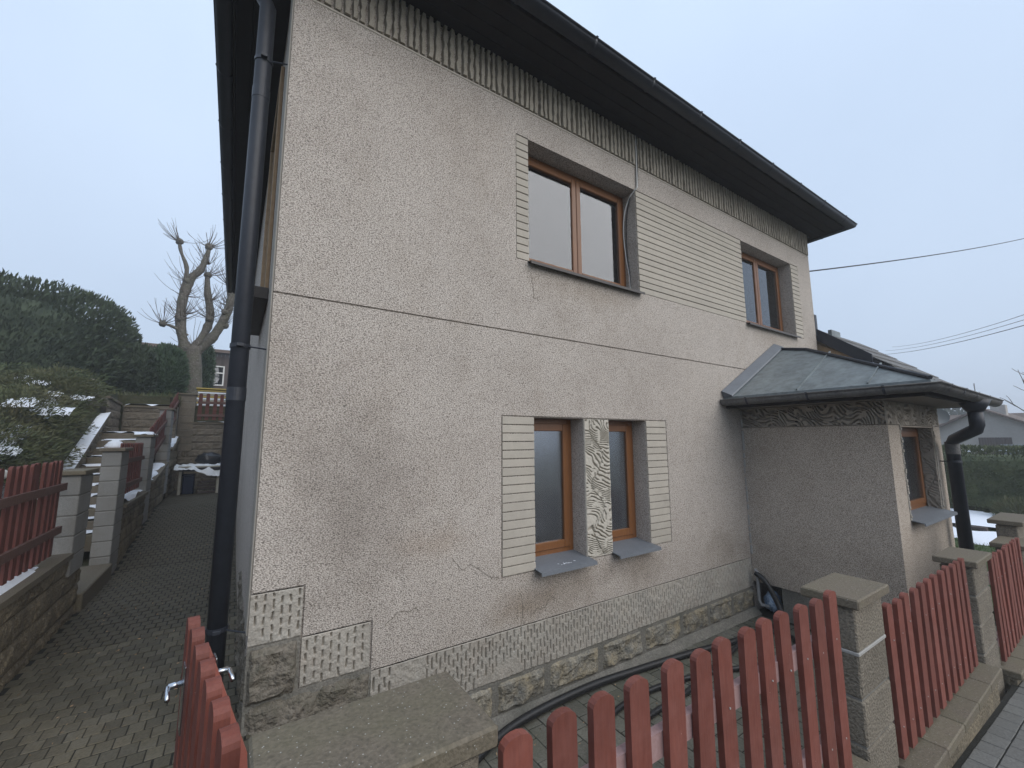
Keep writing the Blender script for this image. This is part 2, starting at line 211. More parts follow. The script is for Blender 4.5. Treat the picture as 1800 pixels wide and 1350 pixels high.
# ------------------------------------------------------------------ mesh helpers
class MB:
    def __init__(s): s.v = []; s.f = []
    def add(s, vs, fs):
        o = len(s.v); s.v += [tuple(p) for p in vs]; s.f += [tuple(i + o for i in f) for f in fs]; return s
    def box(s, x0, x1, y0, y1, z0, z1, fr=None):
        vs = [(x0,y0,z0),(x1,y0,z0),(x1,y1,z0),(x0,y1,z0),(x0,y0,z1),(x1,y0,z1),(x1,y1,z1),(x0,y1,z1)]
        if fr: vs = [fr @ Vector(p) for p in vs]
        return s.add(vs, [(0,3,2,1),(4,5,6,7),(0,1,5,4),(1,2,6,5),(2,3,7,6),(3,0,4,7)])
    def cbox(s, x0, x1, y0, y1, z0, z1, c=0.004, fr=None):
        """box with chamfered edges"""
        c = min(c, (x1-x0)*.45, (y1-y0)*.45, (z1-z0)*.45)
        V = []; idx = {}
        X = (x0, x1); Y = (y0, y1); Z = (z0, z1)
        for i in (0,1):
            for j in (0,1):
                for k in (0,1):
                    sx, sy, sz = (1,-1)[i], (1,-1)[j], (1,-1)[k]
                    for a in range(3):
                        p = [X[i] + (0 if a == 0 else sx*c), Y[j] + (0 if a == 1 else sy*c), Z[k] + (0 if a == 2 else sz*c)]
                        idx[i,j,k,a] = len(V); V.append(Vector(p))
        F = []
        for a in range(3):
            for e in (0,1):
                b, d = [q for q in range(3) if q != a]
                def g(u, w):
                    t = [0,0,0]; t[a] = e; t[b] = u; t[d] = w; return idx[t[0],t[1],t[2],a]
                q = [g(0,0), g(1,0), g(1,1), g(0,1)]
                flip = (e == 0) != (a == 1)
                F.append(tuple(q[::-1]) if flip else tuple(q))
        for a in range(3):          # edges along axis a
            b, d = [q for q in range(3) if q != a]
            for u in (0,1):
                for w in (0,1):
                    def g(e, face):
                        t = [0,0,0]; t[a] = e; t[b] = u; t[d] = w; return idx[t[0],t[1],t[2],face]
                    F.append((g(0,b), g(1,b), g(1,d), g(0,d)))
        for i in (0,1):
            for j in (0,1):
                for k in (0,1): F.append((idx[i,j,k,0], idx[i,j,k,1], idx[i,j,k,2]))
        if fr: V = [fr @ p for p in V]
        return s.add(V, F)
    def tube(s, path, r, n=10, cap=True, half=None):
        """sweep a circle (radius r or list) along path"""
        P = [Vector(p) for p in path]; R = r if isinstance(r, (list, tuple)) else [r]*len(P)
        o = len(s.v); up = None
        for i, p in enumerate(P):
            t = (P[min(i+1, len(P)-1)] - P[max(i-1, 0)]).normalized()
            if up is None:
                up = Vector((0,0,1)) if abs(t.z) < 0.9 else Vector((1,0,0))
            u = (up - t*up.dot(t)).normalized(); w = t.cross(u); up = u
            for k in range(n):
                a = 2*math.pi*k/n; s.v.append(tuple(p + (u*math.cos(a) + w*math.sin(a))*R[i]))
        for i in range(len(P)-1):
            for k in range(n):
                a = o+i*n+k; b = o+i*n+(k+1)%n; s.f.append((a, b, b+n, a+n))
        if cap:
            s.f.append(tuple(o+k for k in range(n))[::-1]); s.f.append(tuple(o+(len(P)-1)*n+k for k in range(n)))
        return s
    def sweep(s, path, prof, closed=False, up=Vector((0,0,1))):
        """sweep an open profile [(out,up)] along a horizontal path; 'out' is to the right of the walking direction; mitred corners"""
        P = [Vector(p) for p in path]; n = len(prof); o = len(s.v)
        for i, p in enumerate(P):
            d0 = (P[i]-P[i-1]).normalized() if i > 0 else (P[1]-P[0]).normalized()
            d1 = (P[i+1]-P[i]).normalized() if i < len(P)-1 else d0
            r0 = d0.cross(up).normalized(); r1 = d1.cross(up).normalized(); m = (r0+r1)
            m = m / max(1e-6, m.dot(r0)) if m.length > 1e-6 else r0
            for a, b in prof: s.v.append(tuple(p + m*a + up*b))
        for i in range(len(P)-1):
            for k in range(n - (0 if closed else 1)):
                a = o+i*n+k; b = o+i*n+(k+1)%n; s.f.append((a, b, b+n, a+n))
        return s
    def prism(s, poly, d):
        """extrude a planar polygon (3-D points) by vector d"""
        n = len(poly); d = Vector(d); o = len(s.v)
        s.v += [tuple(Vector(p)) for p in poly] + [tuple(Vector(p)+d) for p in poly]
        s.f.append(tuple(o+i for i in range(n))[::-1]); s.f.append(tuple(o+n+i for i in range(n)))
        for i in range(n):
            j = (i+1) % n; s.f.append((o+i, o+j, o+n+j, o+n+i))
        return s
    def quad(s, a, b, c, d): return s.add([a,b,c,d], [(0,1,2,3)])
    def mesh(s, name, m, smooth=False):
        me = bpy.data.meshes.new(name); me.from_pydata(s.v, [], s.f); me.validate(); me.materials.append(m)
        if smooth: me.polygons.foreach_set('use_smooth', [True]*len(me.polygons))
        me.update(); return me
    def build(s, name, m, parent=None, smooth=False, kind=None, label=None):
        return link(name, s.mesh(name, m, smooth), parent, kind, label)
def link(name, me, parent=None, kind=None, label=None, loc=None, rot=None):
    o = bpy.data.objects.new(name, me); COL.objects.link(o)
    if loc is not None: o.location = loc
    if rot is not None: o.rotation_euler = rot
    if parent:
        o.parent = parent
        o.matrix_parent_inverse = Matrix.Translation(-Vector(parent['base'])) if 'base' in parent else Matrix()
    if kind: o['kind'] = kind
    if label: o['label'] = label
    return o
def thing(name, label, cat, base=(0,0,0), group=None):
    o = bpy.data.objects.new(name, None); COL.objects.link(o); o.location = base; o.empty_display_size = 0.1
    o['base'] = list(base); o['label'] = label; o['category'] = cat; o['kind'] = 'thing'
    if group: o['group'] = group
    return o
def tag(o, label, cat, group=None):
    o['label'] = label; o['category'] = cat
    if group: o['group'] = group
    return o
def recalc(me):
    import bmesh
    b = bmesh.new(); b.from_mesh(me); bmesh.ops.recalc_face_normals(b, faces=b.faces); b.to_mesh(me); b.free(); me.update()

def relief(name, org, ux, uz, nrm, H, step, m, parent, flat_depth=0.0, kind=None):
    """a plaster panel whose face is the height field H (rows up uz, columns along ux), heights along nrm"""
    h, w = H.shape; org, ux, uz, nrm = map(lambda q: np.array(q, float), (org, ux, uz, nrm))
    jj, ii = np.meshgrid(np.arange(w), np.arange(h))
    P = org + jj[..., None]*step*ux + ii[..., None]*step*uz + H[..., None]*nrm
    co = P.reshape(-1, 3)
    a = (ii[:-1, :-1]*w + jj[:-1, :-1]).ravel()
    f = np.stack([a, a+1, a+1+w, a+w], 1)
    me = bpy.data.meshes.new(name); me.vertices.add(len(co)); me.vertices.foreach_set('co', co.ravel())
    me.loops.add(f.size); me.loops.foreach_set('vertex_index', f.ravel()); me.polygons.add(len(f))
    me.polygons.foreach_set('loop_start', np.arange(len(f))*4); me.polygons.foreach_set('loop_total', np.full(len(f), 4))
    me.polygons.foreach_set('use_smooth', np.ones(len(f), bool))
    me.materials.append(m); me.update(); me.validate()
    return link(name, me, parent, kind)
def vnoise(h, w, cell, seed=0):
    """smooth value noise on a grid"""
    r = np.random.default_rng(seed); gh, gw = int(h/cell)+3, int(w/cell)+3; g = r.random((gh, gw))
    y = np.arange(h)/cell; x = np.arange(w)/cell; y0 = y.astype(int); x0 = x.astype(int); fy = (y-y0)[:, None]; fx = (x-x0)[None, :]
    fy = fy*fy*(3-2*fy); fx = fx*fx*(3-2*fx)
    a = g[y0][:, x0]; b = g[y0][:, x0+1]; c = g[y0+1][:, x0]; d = g[y0+1][:, x0+1]
    return a*(1-fy)*(1-fx)+b*(1-fy)*fx+c*fy*(1-fx)+d*fy*fx
def stamp(H, strokes, step, width, depth):
    """cut rounded grooves along strokes [(x,z) in metres] into H"""
    h, w = H.shape; D = np.full(H.shape, 1e9); R = int(width/step)+2
    for st in strokes:
        for (xa, za), (xb, zb) in zip(st[:-1], st[1:]):
            n = max(1, int(math.hypot(xb-xa, zb-za)/(step*0.7)))
            for t in range(n):
                x = (xa+(xb-xa)*t/n)/step; z = (za+(zb-za)*t/n)/step
                i0, i1 = max(0, int(z)-R), min(h, int(z)+R+1); j0, j1 = max(0, int(x)-R), min(w, int(x)+R+1)
                if i0 >= i1 or j0 >= j1: continue
                d = np.hypot(np.arange(i0, i1)[:, None]-z, np.arange(j0, j1)[None, :]-x)*step
                np.minimum(D[i0:i1, j0:j1], d, out=D[i0:i1, j0:j1])
    q = np.clip(1-D/(width/2), 0, 1); H -= depth*np.minimum(1, q*2.0)
    return H
def bez(a, b, c, n=8):
    return [((1-t)**2*a[0]+2*t*(1-t)*b[0]+t*t*c[0], (1-t)**2*a[1]+2*t*(1-t)*b[1]+t*t*c[1]) for t in [i/n for i in range(n+1)]]

# ================================================================== ground, drive, yard, street
STREET = lambda x: 0.80 - 0.06 * x if x < 9 else 0.26
def drive_z(y): return float(np.interp(y, [0, 2.0, 4.2, 8.2, 9.6, 11.6, 14.4, 20], [0.78, 0.62, 0.57, 0.53, 0.70, 0.95, 1.0, 1.0]))
YARD_Z = 0.05
def ground_h(x, y):
    if y < 0.78:                       # under the street
        return STREET(x) - 0.06
    if x < -1.5:                       # left garden rising behind the fence
        base = float(np.interp(y, [0, 8, 9.5, 11.5, 14, 20, 60], [0.9, 0.95, 1.5, 2.5, 3.5, 3.9, 4.6]))
        if (-2.15 if y < 9.45 else -2.55) < x and 6 < y < 14.6: return 0.45
        return base
    if x < 0.5 and y < 15.1: return drive_z(y) - 0.1
    if y > 15.0: return 3.35 if x < 9 else float(np.interp(x, [9, 14], [3.0, 0.2]))
    if x < 8.2: return YARD_Z - 0.08
    return float(np.interp(x, [8.2, 8.5, 20, 60, 200], [0.2, 0.28, 0.25, 0.4, 1.0]))
gx = sorted(set([-400,-150,-60,-30,-18,-12,-9,-7,-5.5,-4.5,-3.6,-3,-2.56,-2.54,-2.16,-2.14,-1.51,-1.49,0.49,0.51,3,6,8.19,8.21,8.5,9,10,12,14,17,20,26,40,60,120,250,600]))
gy = sorted(set([-60,-20,-8,-3,0.5,0.77,0.79,2,4,5.99,6.01,7,8,8.7,9.44,9.46,10.5,11.5,12.5,13.3,14,14.59,14.61,15.0,15.09,15.11,17,20,25,40,60,120,300,700]))
gb = MB(); gb.v = [(x, y, ground_h(x, y)) for y in gy for x in gx]
for j in range(len(gy)-1):
    for i in range(len(gx)-1):
        a = j*len(gx)+i; gb.f.append((a, a+1, a+1+len(gx), a+len(gx)))
ground = gb.build('ground', MT['earth'], kind='structure')

def sheet(name, m, x0, x1, y0, y1, zf, nx=2, ny=2):
    b = MB(); xs = np.linspace(x0, x1, nx); ys = np.linspace(y0, y1, ny)
    b.v = [(float(x), float(y), zf(float(x), float(y))) for y in ys for x in xs]
    for j in range(ny-1):
        for i in range(nx-1): a = j*nx+i; b.f.append((a, a+1, a+1+nx, a+nx))
    return b.build(name, m, kind='structure')
drive = sheet('driveway', MT['bed'], -1.30, 0.5, 0.78, 15.0, lambda x, y: drive_z(y) - 0.002, 2, 150)
yard = sheet('yard_paving', MT['bed'], 0.5, 8.2, 0.9, 3.3, lambda x, y: YARD_Z - 0.002)
street = sheet('pavement', MT['bed'], -6, 30, -3.0, 0.80, lambda x, y: STREET(x) - 0.002, 19, 2)
road = sheet('road', mat('asphalt', (0.055, 0.055, 0.055), (0.04, 0.04, 0.04), fine=60, bump=0.4, rough=0.85), -60, 90, -12, -3.0, lambda x, y: STREET(max(-8, min(x, 9))) - 0.10, 31, 2)

def pave(parent, m, cells, size, zf, loose):
    """cells: (x, y) centres; the ones that show largest are single pavers, the rest one joined part"""
    lx, ly = size
    me = [MB().cbox(-lx/2, lx/2, -ly/2, ly/2, -0.05, 0.0, 0.003).mesh('paver', m) for _ in range(1)][0]
    cells = sorted(cells, key=lambda c: -(1.0/((c[0])**2+(c[1])**2+3)) if c[2] else 1)
    rest = MB()
    for n, (x, y, vis) in enumerate(cells):
        dz = random.uniform(0.0005, 0.004); sl = (zf(x, y+0.05) - zf(x, y-0.05)) / 0.1; slx = (zf(x+0.05, y) - zf(x-0.05, y)) / 0.1
        rx, ry = math.atan(sl)+random.gauss(0, .009), -math.atan(slx)+random.gauss(0, .009)
        if n < 290 and vis:
            link('paver', me, parent, loc=(x, y, zf(x, y)+dz), rot=(rx, ry, random.gauss(0, .008)))
        else:
            fr = Matrix.Translation((x, y, zf(x, y)+dz)) @ Matrix.Rotation(rx, 4, 'X') @ Matrix.Rotation(ry, 4, 'Y')
            rest.box(-lx/2+.004, lx/2-.004, -ly/2+.004, ly/2-.004, -0.04, 0, fr)
    if rest.v: rest.build('paver', m, parent, kind='stuff')
cells = []
for j in range(int(13.9/0.119)):
    y = 1.0 + 0.07 + j*0.119
    if y > 14.9: break
    off = 0.043*(j % 2)
    for i in range(20):
        x = -1.24 + off + i*0.086
        if x < 0.44: cells.append((x, y, 3.3 < y < 8.6 and x < 0.15))
pave(drive, MT['paver'], cells, (0.0815, 0.1095), lambda x, y: drive_z(y), 1)
cells = []
for i in range(int(7.6/0.147)):
    x = 0.58 + i*0.147
    for j in range(11):
        y = 1.08 + j*0.214 + (0.107 if i % 2 else 0)
        if y < 3.2 and not (5.92 < x < 8.1 and y > 1.5): cells.append((x, y, 1.5 < x < 6.2))
pave(yard, MT['paver_yard'], cells, (0.140, 0.207), lambda x, y: YARD_Z, 1)
cells = []
for j in range(22):
    y = 0.72 - j*0.104
    for i in range(70):
        x = 1.0 + i*0.153 + (0.076 if j % 2 else 0)
        if y > -1.0 and x < 9.5: cells.append((x, y, x > 2.6 and y > -0.2))
pave(street, MT['paver_street'], cells, (0.147, 0.098), lambda x, y: STREET(x), 1)

# ================================================================== the house
WX0, WX1, WY, WYB, EZ = 0.16, 8.78, 3.20, 12.2, 6.15
house = thing('house', 'two-storey grey roughcast house with dark eaves and brown-framed windows', 'house', (4.5, 7.5, 0.0))
WIN_U = [(2.32, 3.95), (6.37, 8.0)]; UZ = (4.09, 5.41)
WIN_L = [(2.36, 2.99), (3.35, 3.95)]; LZ = (1.18, 2.56)
def cells_slab(xs, zs, inside, y0, y1, back=False):
    xs = sorted(set(xs)); zs = sorted(set(zs)); b = MB(); nx, nz = len(xs)-1, len(zs)-1
    ins = [[inside((xs[i]+xs[i+1])/2, (zs[k]+zs[k+1])/2) for k in range(nz)] for i in range(nx)]
    g = lambda i, k: 0 <= i < nx and 0 <= k < nz and ins[i][k]
    for i in range(nx):
        for k in range(nz):
            if not ins[i][k]: continue
            a, c, e, f = xs[i], xs[i+1], zs[k], zs[k+1]
            b.quad((a,y0,e),(c,y0,e),(c,y0,f),(a,y0,f))
            if back: b.quad((a,y1,f),(c,y1,f),(c,y1,e),(a,y1,e))
            if not g(i-1,k): b.quad((a,y1,e),(a,y0,e),(a,y0,f),(a,y1,f))
            if not g(i+1,k): b.quad((c,y0,e),(c,y1,e),(c,y1,f),(c,y0,f))
            if not g(i,k-1): b.quad((a,y1,e),(c,y1,e),(c,y0,e),(a,y0,e))
            if not g(i,k+1): b.quad((a,y0,f),(c,y0,f),(c,y1,f),(a,y1,f))
    return b
def in_r(x, z, r): return r[0] < x < r[1] and r[2] < z < r[3]
WR = [(a, b, *UZ) for a, b in WIN_U] + [(a, b, *LZ) for a, b in WIN_L]
xs = [WX0, WX1] + [v for r in WR for v in r[:2]]; zs = [0.0, EZ] + [v for r in WR for v in r[2:]]
CV = [(2.99, 3.35, LZ[0], LZ[1]), (.917, 6.0, .378, .745), (WX0-1, .455, 1.086, 1.395), (.462, .905, .772, 1.075)]     # recesses behind the carved and combed plaster
xs += [v for r in CV for v in r[:2] if v > WX0]; zs += [v for r in CV for v in r[2:]]
wb = cells_slab(xs, zs, lambda x, z: not any(in_r(x, z, r) for r in WR + CV), WY + 0.015, WY + 0.40, True)
wb.box(WX0, WX0+.4, WY+.40, WYB, 0, EZ); wb.box(WX1-.4, WX1, WY+.40, WYB, 0, EZ); wb.box(WX0+.4, WX1-.4, WYB-.4, WYB, 0, EZ)
for (a, b) in ((2.9901, 3.003), (3.337, 3.3499)): wb.box(a, b, WY+.012, WY+.40, LZ[0], LZ[1])
wall = wb.build('wall', MT['stucco'], house)
# rooms behind the glass: dark floor slab and ceiling so nothing is seen through
MB().box(WX0+.4, WX1-.4, WY+1.6, WY+1.7, 0, EZ).build('inner_wall', MT['dark'], house)
MB().box(WX0+.41, WX1-.41, WY+.41, WYB-.41, 3.15, 3.4).build('floor_slab', MT['dark'], house)
# roughcast layers
cut_l = [(2.0-.008, 4.31+.008, LZ[0]-.006, LZ[1]+.01), (WX0-1, 0.46+.006, 0, 1.405), (WX0-1, 0.91+.006, 0, 1.085)]
xs = [WX0, WX1] + [v for r in cut_l for v in r[:2] if v > WX0]; zs = [0.752, 3.352] + [v for r in cut_l for v in r[2:] if v > .76]
cells_slab(xs, zs, lambda x, z: not any(in_r(x, z, r) for r in cut_l), WY, WY+.016).build('stucco_panel', MT['stucco'], house)
cut_u = [(2.165, 2.32, UZ[0], UZ[1]+.008), (2.32, 3.95, UZ[0], UZ[1]), (3.95, 6.37, UZ[0], UZ[1]+.008), (6.37, 8.0, UZ[0], UZ[1]), (8.0, 8.275, UZ[0], UZ[1]+.008)]
xs = [WX0, WX1] + [v for r in cut_u for v in r[:2]]; zs = [3.366, 5.735] + [v for r in cut_u for v in r[2:]]
cells_slab(xs, zs, lambda x, z: not any(in_r(x, z, r) for r in cut_u), WY, WY+.016).build('stucco_panel', MT['stucco'], house)
# plaster bricks beside the windows: every course its own piece
def bricks(x0, x1, z0, z1, n):
    h = (z1-z0)/n
    for k in range(n):
        d = random.uniform(-.0025, .0015)
        MB().cbox(x0+.004, x1-.003, WY-.002+d, WY+.017, z0+k*h+.005, z0+(k+1)*h-.004, .003).build('brick', MT['smooth'], house)
bricks(2.0, 2.36, *LZ, 18); bricks(3.95, 4.31, *LZ, 18)
bricks(2.165, 2.32, *UZ, 17); bricks(3.95, 6.37, *UZ, 17); bricks(8.0, 8.275, *UZ, 17)
# combed plaster: slits cut in a plaster face
def comb(x0, x1, z0, z1, pitch, slit, seed, step=0.004, sw=0.0125, dep=0.034):
    w, h = int((x1-x0)/step)+1, int((z1-z0)/step)+1; r = np.random.default_rng(seed)
    H = (vnoise(h, w, 30, seed)-.5)*.008 + (vnoise(h, w, 7, seed+1)-.5)*.005 + (vnoise(h, w, 2.5, seed+2)-.5)*.004
    bare = vnoise(h, w, 75, seed+3); st = []
    x = pitch*.6; c = 0
    while x < x1-x0-pitch*.3:
        z = (slit*.8 if c % 2 else 0.0) + r.uniform(0, .02); 
        while z < z1-z0-.02:
            l = slit*r.uniform(.75, 1.15); zz = min(z+l, z1-z0-.012)
            zi, xi = min(h-1, int(z/step)), min(w-1, int(x/step))
            if bare[zi, xi] < .76 and zz-z > .015: st.append([(x+r.normal(0, .002), max(z, .004)), (x+r.normal(0, .002), zz)])
            z += l + slit*r.uniform(.45, .7)
        x += pitch*r.uniform(.92, 1.08); c += 1
    H = stamp(H, st, step, sw, dep)
    H[:2] -= .010; H[-1:] -= .006
    return relief('comb_band', (x0, WY-.001, z0), (1,0,0), (0,0,1), (0,-1,0), H, step, MT['comb'], house)
comb(0.917, 6.0, 0.375, 0.745, 0.036, 0.075, 5)
comb(WX0-.002, 0.455, 1.085, 1.395, 0.05, 0.045, 11, dep=.028)
comb(0.462, 0.905, 0.77, 1.075, 0.05, 0.05, 17, dep=.028)
# ribbed band under the eaves: ribs that can hardly be told apart singly, one joined part
rb = MB(); x = WX0 + .01; r_ = random.Random(3)
while x < WX1 - .02:
    wd = r_.uniform(.040, .056); nseg = 9; L_, R_ = [], []
    for k in range(nseg+1):
        z = 5.742 + (EZ-5.742)*k/nseg; j1, j2 = r_.uniform(-.007, .007), r_.uniform(-.007, .007)
        L_.append((x+j1, z)); R_.append((x+wd+j2, z))
    o = len(rb.v); dd = r_.uniform(-.004, .004)
    for k in range(nseg+1):
        (a, z), (b2, _) = L_[k], R_[k]
        rb.v += [(a, WY+.015, z), (a+.007, WY-.022+dd+r_.uniform(-.003, .003), z), (b2-.007, WY-.022+dd+r_.uniform(-.003, .003), z), (b2, WY+.015, z)]
    for k in range(nseg):
        for q in range(3): a = o+k*4+q; rb.f.append((a, a+1, a+5, a+4))
    rb.f.append((o, o+3, o+2, o+1)); x += wd + r_.uniform(.013, .022)
rb.build('ribbed_band', MT['comb_shade_dirt'], house, kind='stuff')
MB().cbox(WX0-.004, WX1, WY-.006, WY+.016, 5.716, 5.738, .004).build('string_course', MT['smooth'], house)

# carved leaf ornament
def carve(name, org, ux, uz, nrm, wid, hei, along_u, seed, m, step=.0035, pitch=.033, gd=.034, wave=.52, curl=.11, frac=.36):
    """plume ornament: evenly spaced curved grooves sweeping off a winding stem, broken here and there"""
    w, h = int(wid/step)+1, int(hei/step)+1
    U, Z = np.meshgrid(np.arange(w)*step, np.arange(h)*step)
    T, X, L_, Wd = (U, Z, wid, hei) if along_u else (Z, U, hei, wid)
    n1 = vnoise(h, w, .075/step, seed)-.5; n2 = vnoise(h, w, .16/step, seed+1)-.5; n3 = vnoise(h, w, .05/step, seed+2); n4 = vnoise(h, w, .02/step, seed+3)-.5
    amp = Wd*.27
    D = X + n1*.02 - (Wd/2 + amp*np.sin(2*np.pi*T/wave + seed) + n2*Wd*.25)
    side = np.where(D > 0, 1.0, -1.0); q = np.abs(D)/(Wd*.5)
    phi = T + n2*.12 + n1*.034 - np.where(side > 0, -.85, 1.0)*curl*np.power(q, .62)*(1+.35*np.sin(2*np.pi*T/.31+side)) + side*pitch*.27
    g = np.abs(((phi/pitch) % 1.0) - .5)*2                     # 1 at the middle of a groove
    wd = frac + n4*.25 + .05*(side > 0)
    prof = np.clip((g-(1-wd))/(wd*.45+1e-3), 0, 1)
    prof *= np.clip((n3-.24)*9, 0, 1)
    prof = np.maximum(prof, np.clip(1.6-np.abs(D)/.0055, 0, 1)*np.clip((n3-.3)*9, 0, 1))
    edge = np.minimum(np.minimum(U, wid-U), np.minimum(Z, hei-Z)); prof *= np.clip((edge-.006)/.006, 0, 1)
    H = -gd*prof + (vnoise(h, w, 6, seed+5)-.5)*.004 + (vnoise(h, w, 20, seed+6)-.5)*.004
    H[0] -= .015; H[-1] -= .015; H[:, 0] -= .015; H[:, -1] -= .015
    return relief(name, org, ux, uz, nrm, H, step, m, house)
carve('carved_pilaster', (2.992, WY-.004, LZ[0]+.004), (1,0,0), (0,0,1), (0,-1,0), .356, LZ[1]-LZ[0]-.006, False, 21, MT['carve'])

# plinth stones
def rock(name, x0, x1, z0, z1, m, out=.035, seed=0, face='y', pos=WY, label=None, nx=13, nz=8, inset=.014):
    r = random.Random(seed); b = MB(); ox, oz = r.uniform(0, 50), r.uniform(0, 50)
    x0 += inset; x1 -= inset; z0 += inset*.7; z1 -= inset*.7
    for k in range(nz+1):
        for i in range(nx+1):
            u, v = i/nx, k/nz; e = min(u, 1-u, (v)*.8, (1-v)*.8)*8; e = max(0, min(1, e*1.7))
            n = mnoise.fractal(Vector((x0+(x1-x0)*u+ox, z0+(z1-z0)*v+oz, seed))*9, 1.0, 2.0, 4) * .028 + mnoise.noise(Vector((u*2.4+ox, v*1.7+oz, 1)))*.018
            d = -.014 + e*(out*.75 + n); jx = r.uniform(-.006, .006); jz = r.uniform(-.005, .005)
            x, z = x0+(x1-x0)*u+jx, z0+(z1-z0)*v+jz
            b.v.append((x, pos-d, z) if face == 'y' else (pos-d, x, z))
    for k in range(nz):
        for i in range(nx):
            a = k*(nx+1)+i; q = (a, a+1, a+nx+2, a+nx+1); b.f.append(q if face == 'y' else q[::-1])
    o = len(b.v); depth = .12
    ring = [i for i in range(nx+1)] + [k*(nx+1)+nx for k in range(1, nz+1)] + [nz*(nx+1)+i for i in range(nx-1, -1, -1)] + [k*(nx+1) for k in range(nz-1, 0, -1)]
    for i in ring: p = b.v[i]; b.v.append((p[0], pos+depth, p[2]) if face == 'y' else (pos+depth, p[1], p[2]))
    for i in range(len(ring)):
        j = (i+1) % len(ring); q = (ring[j], ring[i], o+i, o+j); b.f.append(q if face == 'y' else q[::-1])
    return b.build(name, m, house, label=label)
edges = [0.95, 1.42, 1.93, 2.47, 3.13, 3.76, 4.41, 4.94, 5.46, 5.99]
for i, (a, b) in enumerate(zip(edges[:-1], edges[1:])):
    rock('plinth_stone', a+.004, b-.004, 0.115, 0.372, MT['stone'], .045, 31+i, label='yellowish plinth stone' if i == 3 else None)
rock('plinth_stone', WX0-.01, 0.455, 0.735, 1.085, MT['stone_brown'], .06, 3, label='brown rough corner stone')
rock('plinth_stone', WX0-.01, 0.93, 0.36, 0.765, MT['stone_brown'], .05, 5, nx=22)
for i, (z0, z1) in enumerate(((0.30, .72), (.735, 1.07))):
    for j, (y0, y1) in enumerate(((3.19, 3.75), (3.75, 4.5), (4.5, 5.3))): rock('plinth_stone', y0, y1, z0, z1, MT['stone_brown'], .035, 60+i*7+j, face='x', pos=WX0)
mb = MB(); mb.box(WX0, 6.0, WY+.001, WY+.012, -.1, .377); mb.box(WX0-.003, .93, WY+.003, WY+.0125, .378, .77); mb.box(WX0-.003, .455, WY+.003, WY+.0125, .77, 1.084); mb.prism([(0.3, WY-.10, YARD_Z-.02), (0.3, WY-.012, YARD_Z-.02), (0.3, WY-.012, .125), (.3, WY-.03, .115)], (5.7, 0, 0)); mb.build('plinth_mortar', MT['mortar'], house)
MB().box(WX0-.05, WX0, WY+.04, WYB, 0, .3).build('plinth_base', MT['mortar'], house)

# ---- windows
def fprism(b, x0, x1, z0, z1, wd, y0, y1, c=.004):
    """rectangular frame of four chamfered members"""
    b.cbox(x0, x0+wd, y0, y1, z0, z1, c); b.cbox(x1-wd, x1, y0, y1, z0, z1, c)
    b.cbox(x0+wd, x1-wd, y0, y1, z0, z0+wd, c); b.cbox(x0+wd, x1-wd, y0, y1, z1-wd, z1, c)
def window(x0, x1, z0, z1, y, sashes, glass, behind, label, fw=.062, sw=.066, sill='sill', blind=False, out=.12):
    b = MB(); fprism(b, x0, x1, z0, z1, fw, y, y+.07)
    w = b.build('window', MT['oak'], house, label=label)
    n = sashes; ix0, ix1 = x0+fw-.012, x1-fw+.012; sx = (ix1-ix0)/n
    for k in range(n):
        a, c = ix0+k*sx+.002, ix0+(k+1)*sx-.002
        sb = MB(); fprism(sb, a, c, z0+fw-.012, z1-fw+.012, sw, y-.014, y+.05, .006); sb.build('sash', MT['oak'], w)
        MB().cbox(a+sw-.012, c-sw+.012, y+.004, y+.012, z0+fw+sw-.024, z1-fw-sw+.024, .001).build('pane', MT[glass], w)
        gb_ = MB(); 
        fprism(gb_, a+sw-.008, c-sw+.008, z0+fw+sw-.020, z1-fw-sw+.020, .012, y+.0125, y+.02, .002); gb_.build('gasket', MT['sill'], w)
    if blind:
        bb = MB()
        for k in range(n):
            a, c = ix0+k*sx+sw*.9, ix0+(k+1)*sx-sw*.9; t = z1-.20
            bb.cbox(a, c, y+.10, y+.135, z1-.19, z1-.15, .003)
            cl = c if k == 0 else c-.11
            zz = z0+.13
            while zz < t: 
                bb.prism([(a, y+.105, zz), (a, y+.130, zz+.008), (a, y+.130, zz+.0095), (a, y+.105, zz+.0015)], (cl-a, 0, 0)); zz += .0215
            for xx in (a+.05, cl-.16): bb.box(xx, xx+.004, y+.098, y+.101, z0+.1, z1-.16)
        bb.build('blind', MT[behind], w)
        MB().box(x0, x1, y+.3, y+.31, z0, z1).build('curtain', MT['frost'], w)
    elif behind == 'frost':
        MB().box(x0+.03, x1-.03, y+.016, y+.024, z0+.03, z1-.03).build('frosted_film', MT['frost'], w)
    else:
        cb = MB(); nfold = 40; zz0, zz1 = z0+.02, z1-.02; yy = y+.14
        pts = [(x0+.01+(x1-x0-.02)*i/nfold, yy+.022*math.sin(i*1.9)+.008*math.sin(i*.7)) for i in range(nfold+1)]
        for (xa, ya), (xb, yb) in zip(pts[:-1], pts[1:]): cb.quad((xa, ya, zz0), (xb, yb, zz0), (xb, yb, zz1), (xa, ya, zz1))
        cb.build('curtain', MT[behind], w, smooth=True)
    # sheet sill sloping outwards with a drip edge
    s = MB(); e = .022; yo = WY-out if y < 9 else 0
    return w
def sill(w, x0, x1, z, y_in, y_out, m, drop=.03, fall=.045, e=.02, t=.004):
    s = MB(); prof = [(y_in, z), (y_out, z-fall), (y_out-.004, z-fall-drop), (y_out+.006, z-fall-drop+.002), (y_out+.010, z-fall-t-.004), (y_in, z-t-.004)]
    s.prism([(x0-e, a, b) for a, b in prof], (x1-x0+2*e, 0, 0))
    me = s.build('sill', MT[m], w); recalc(me.data); return me
FY = WY + .20
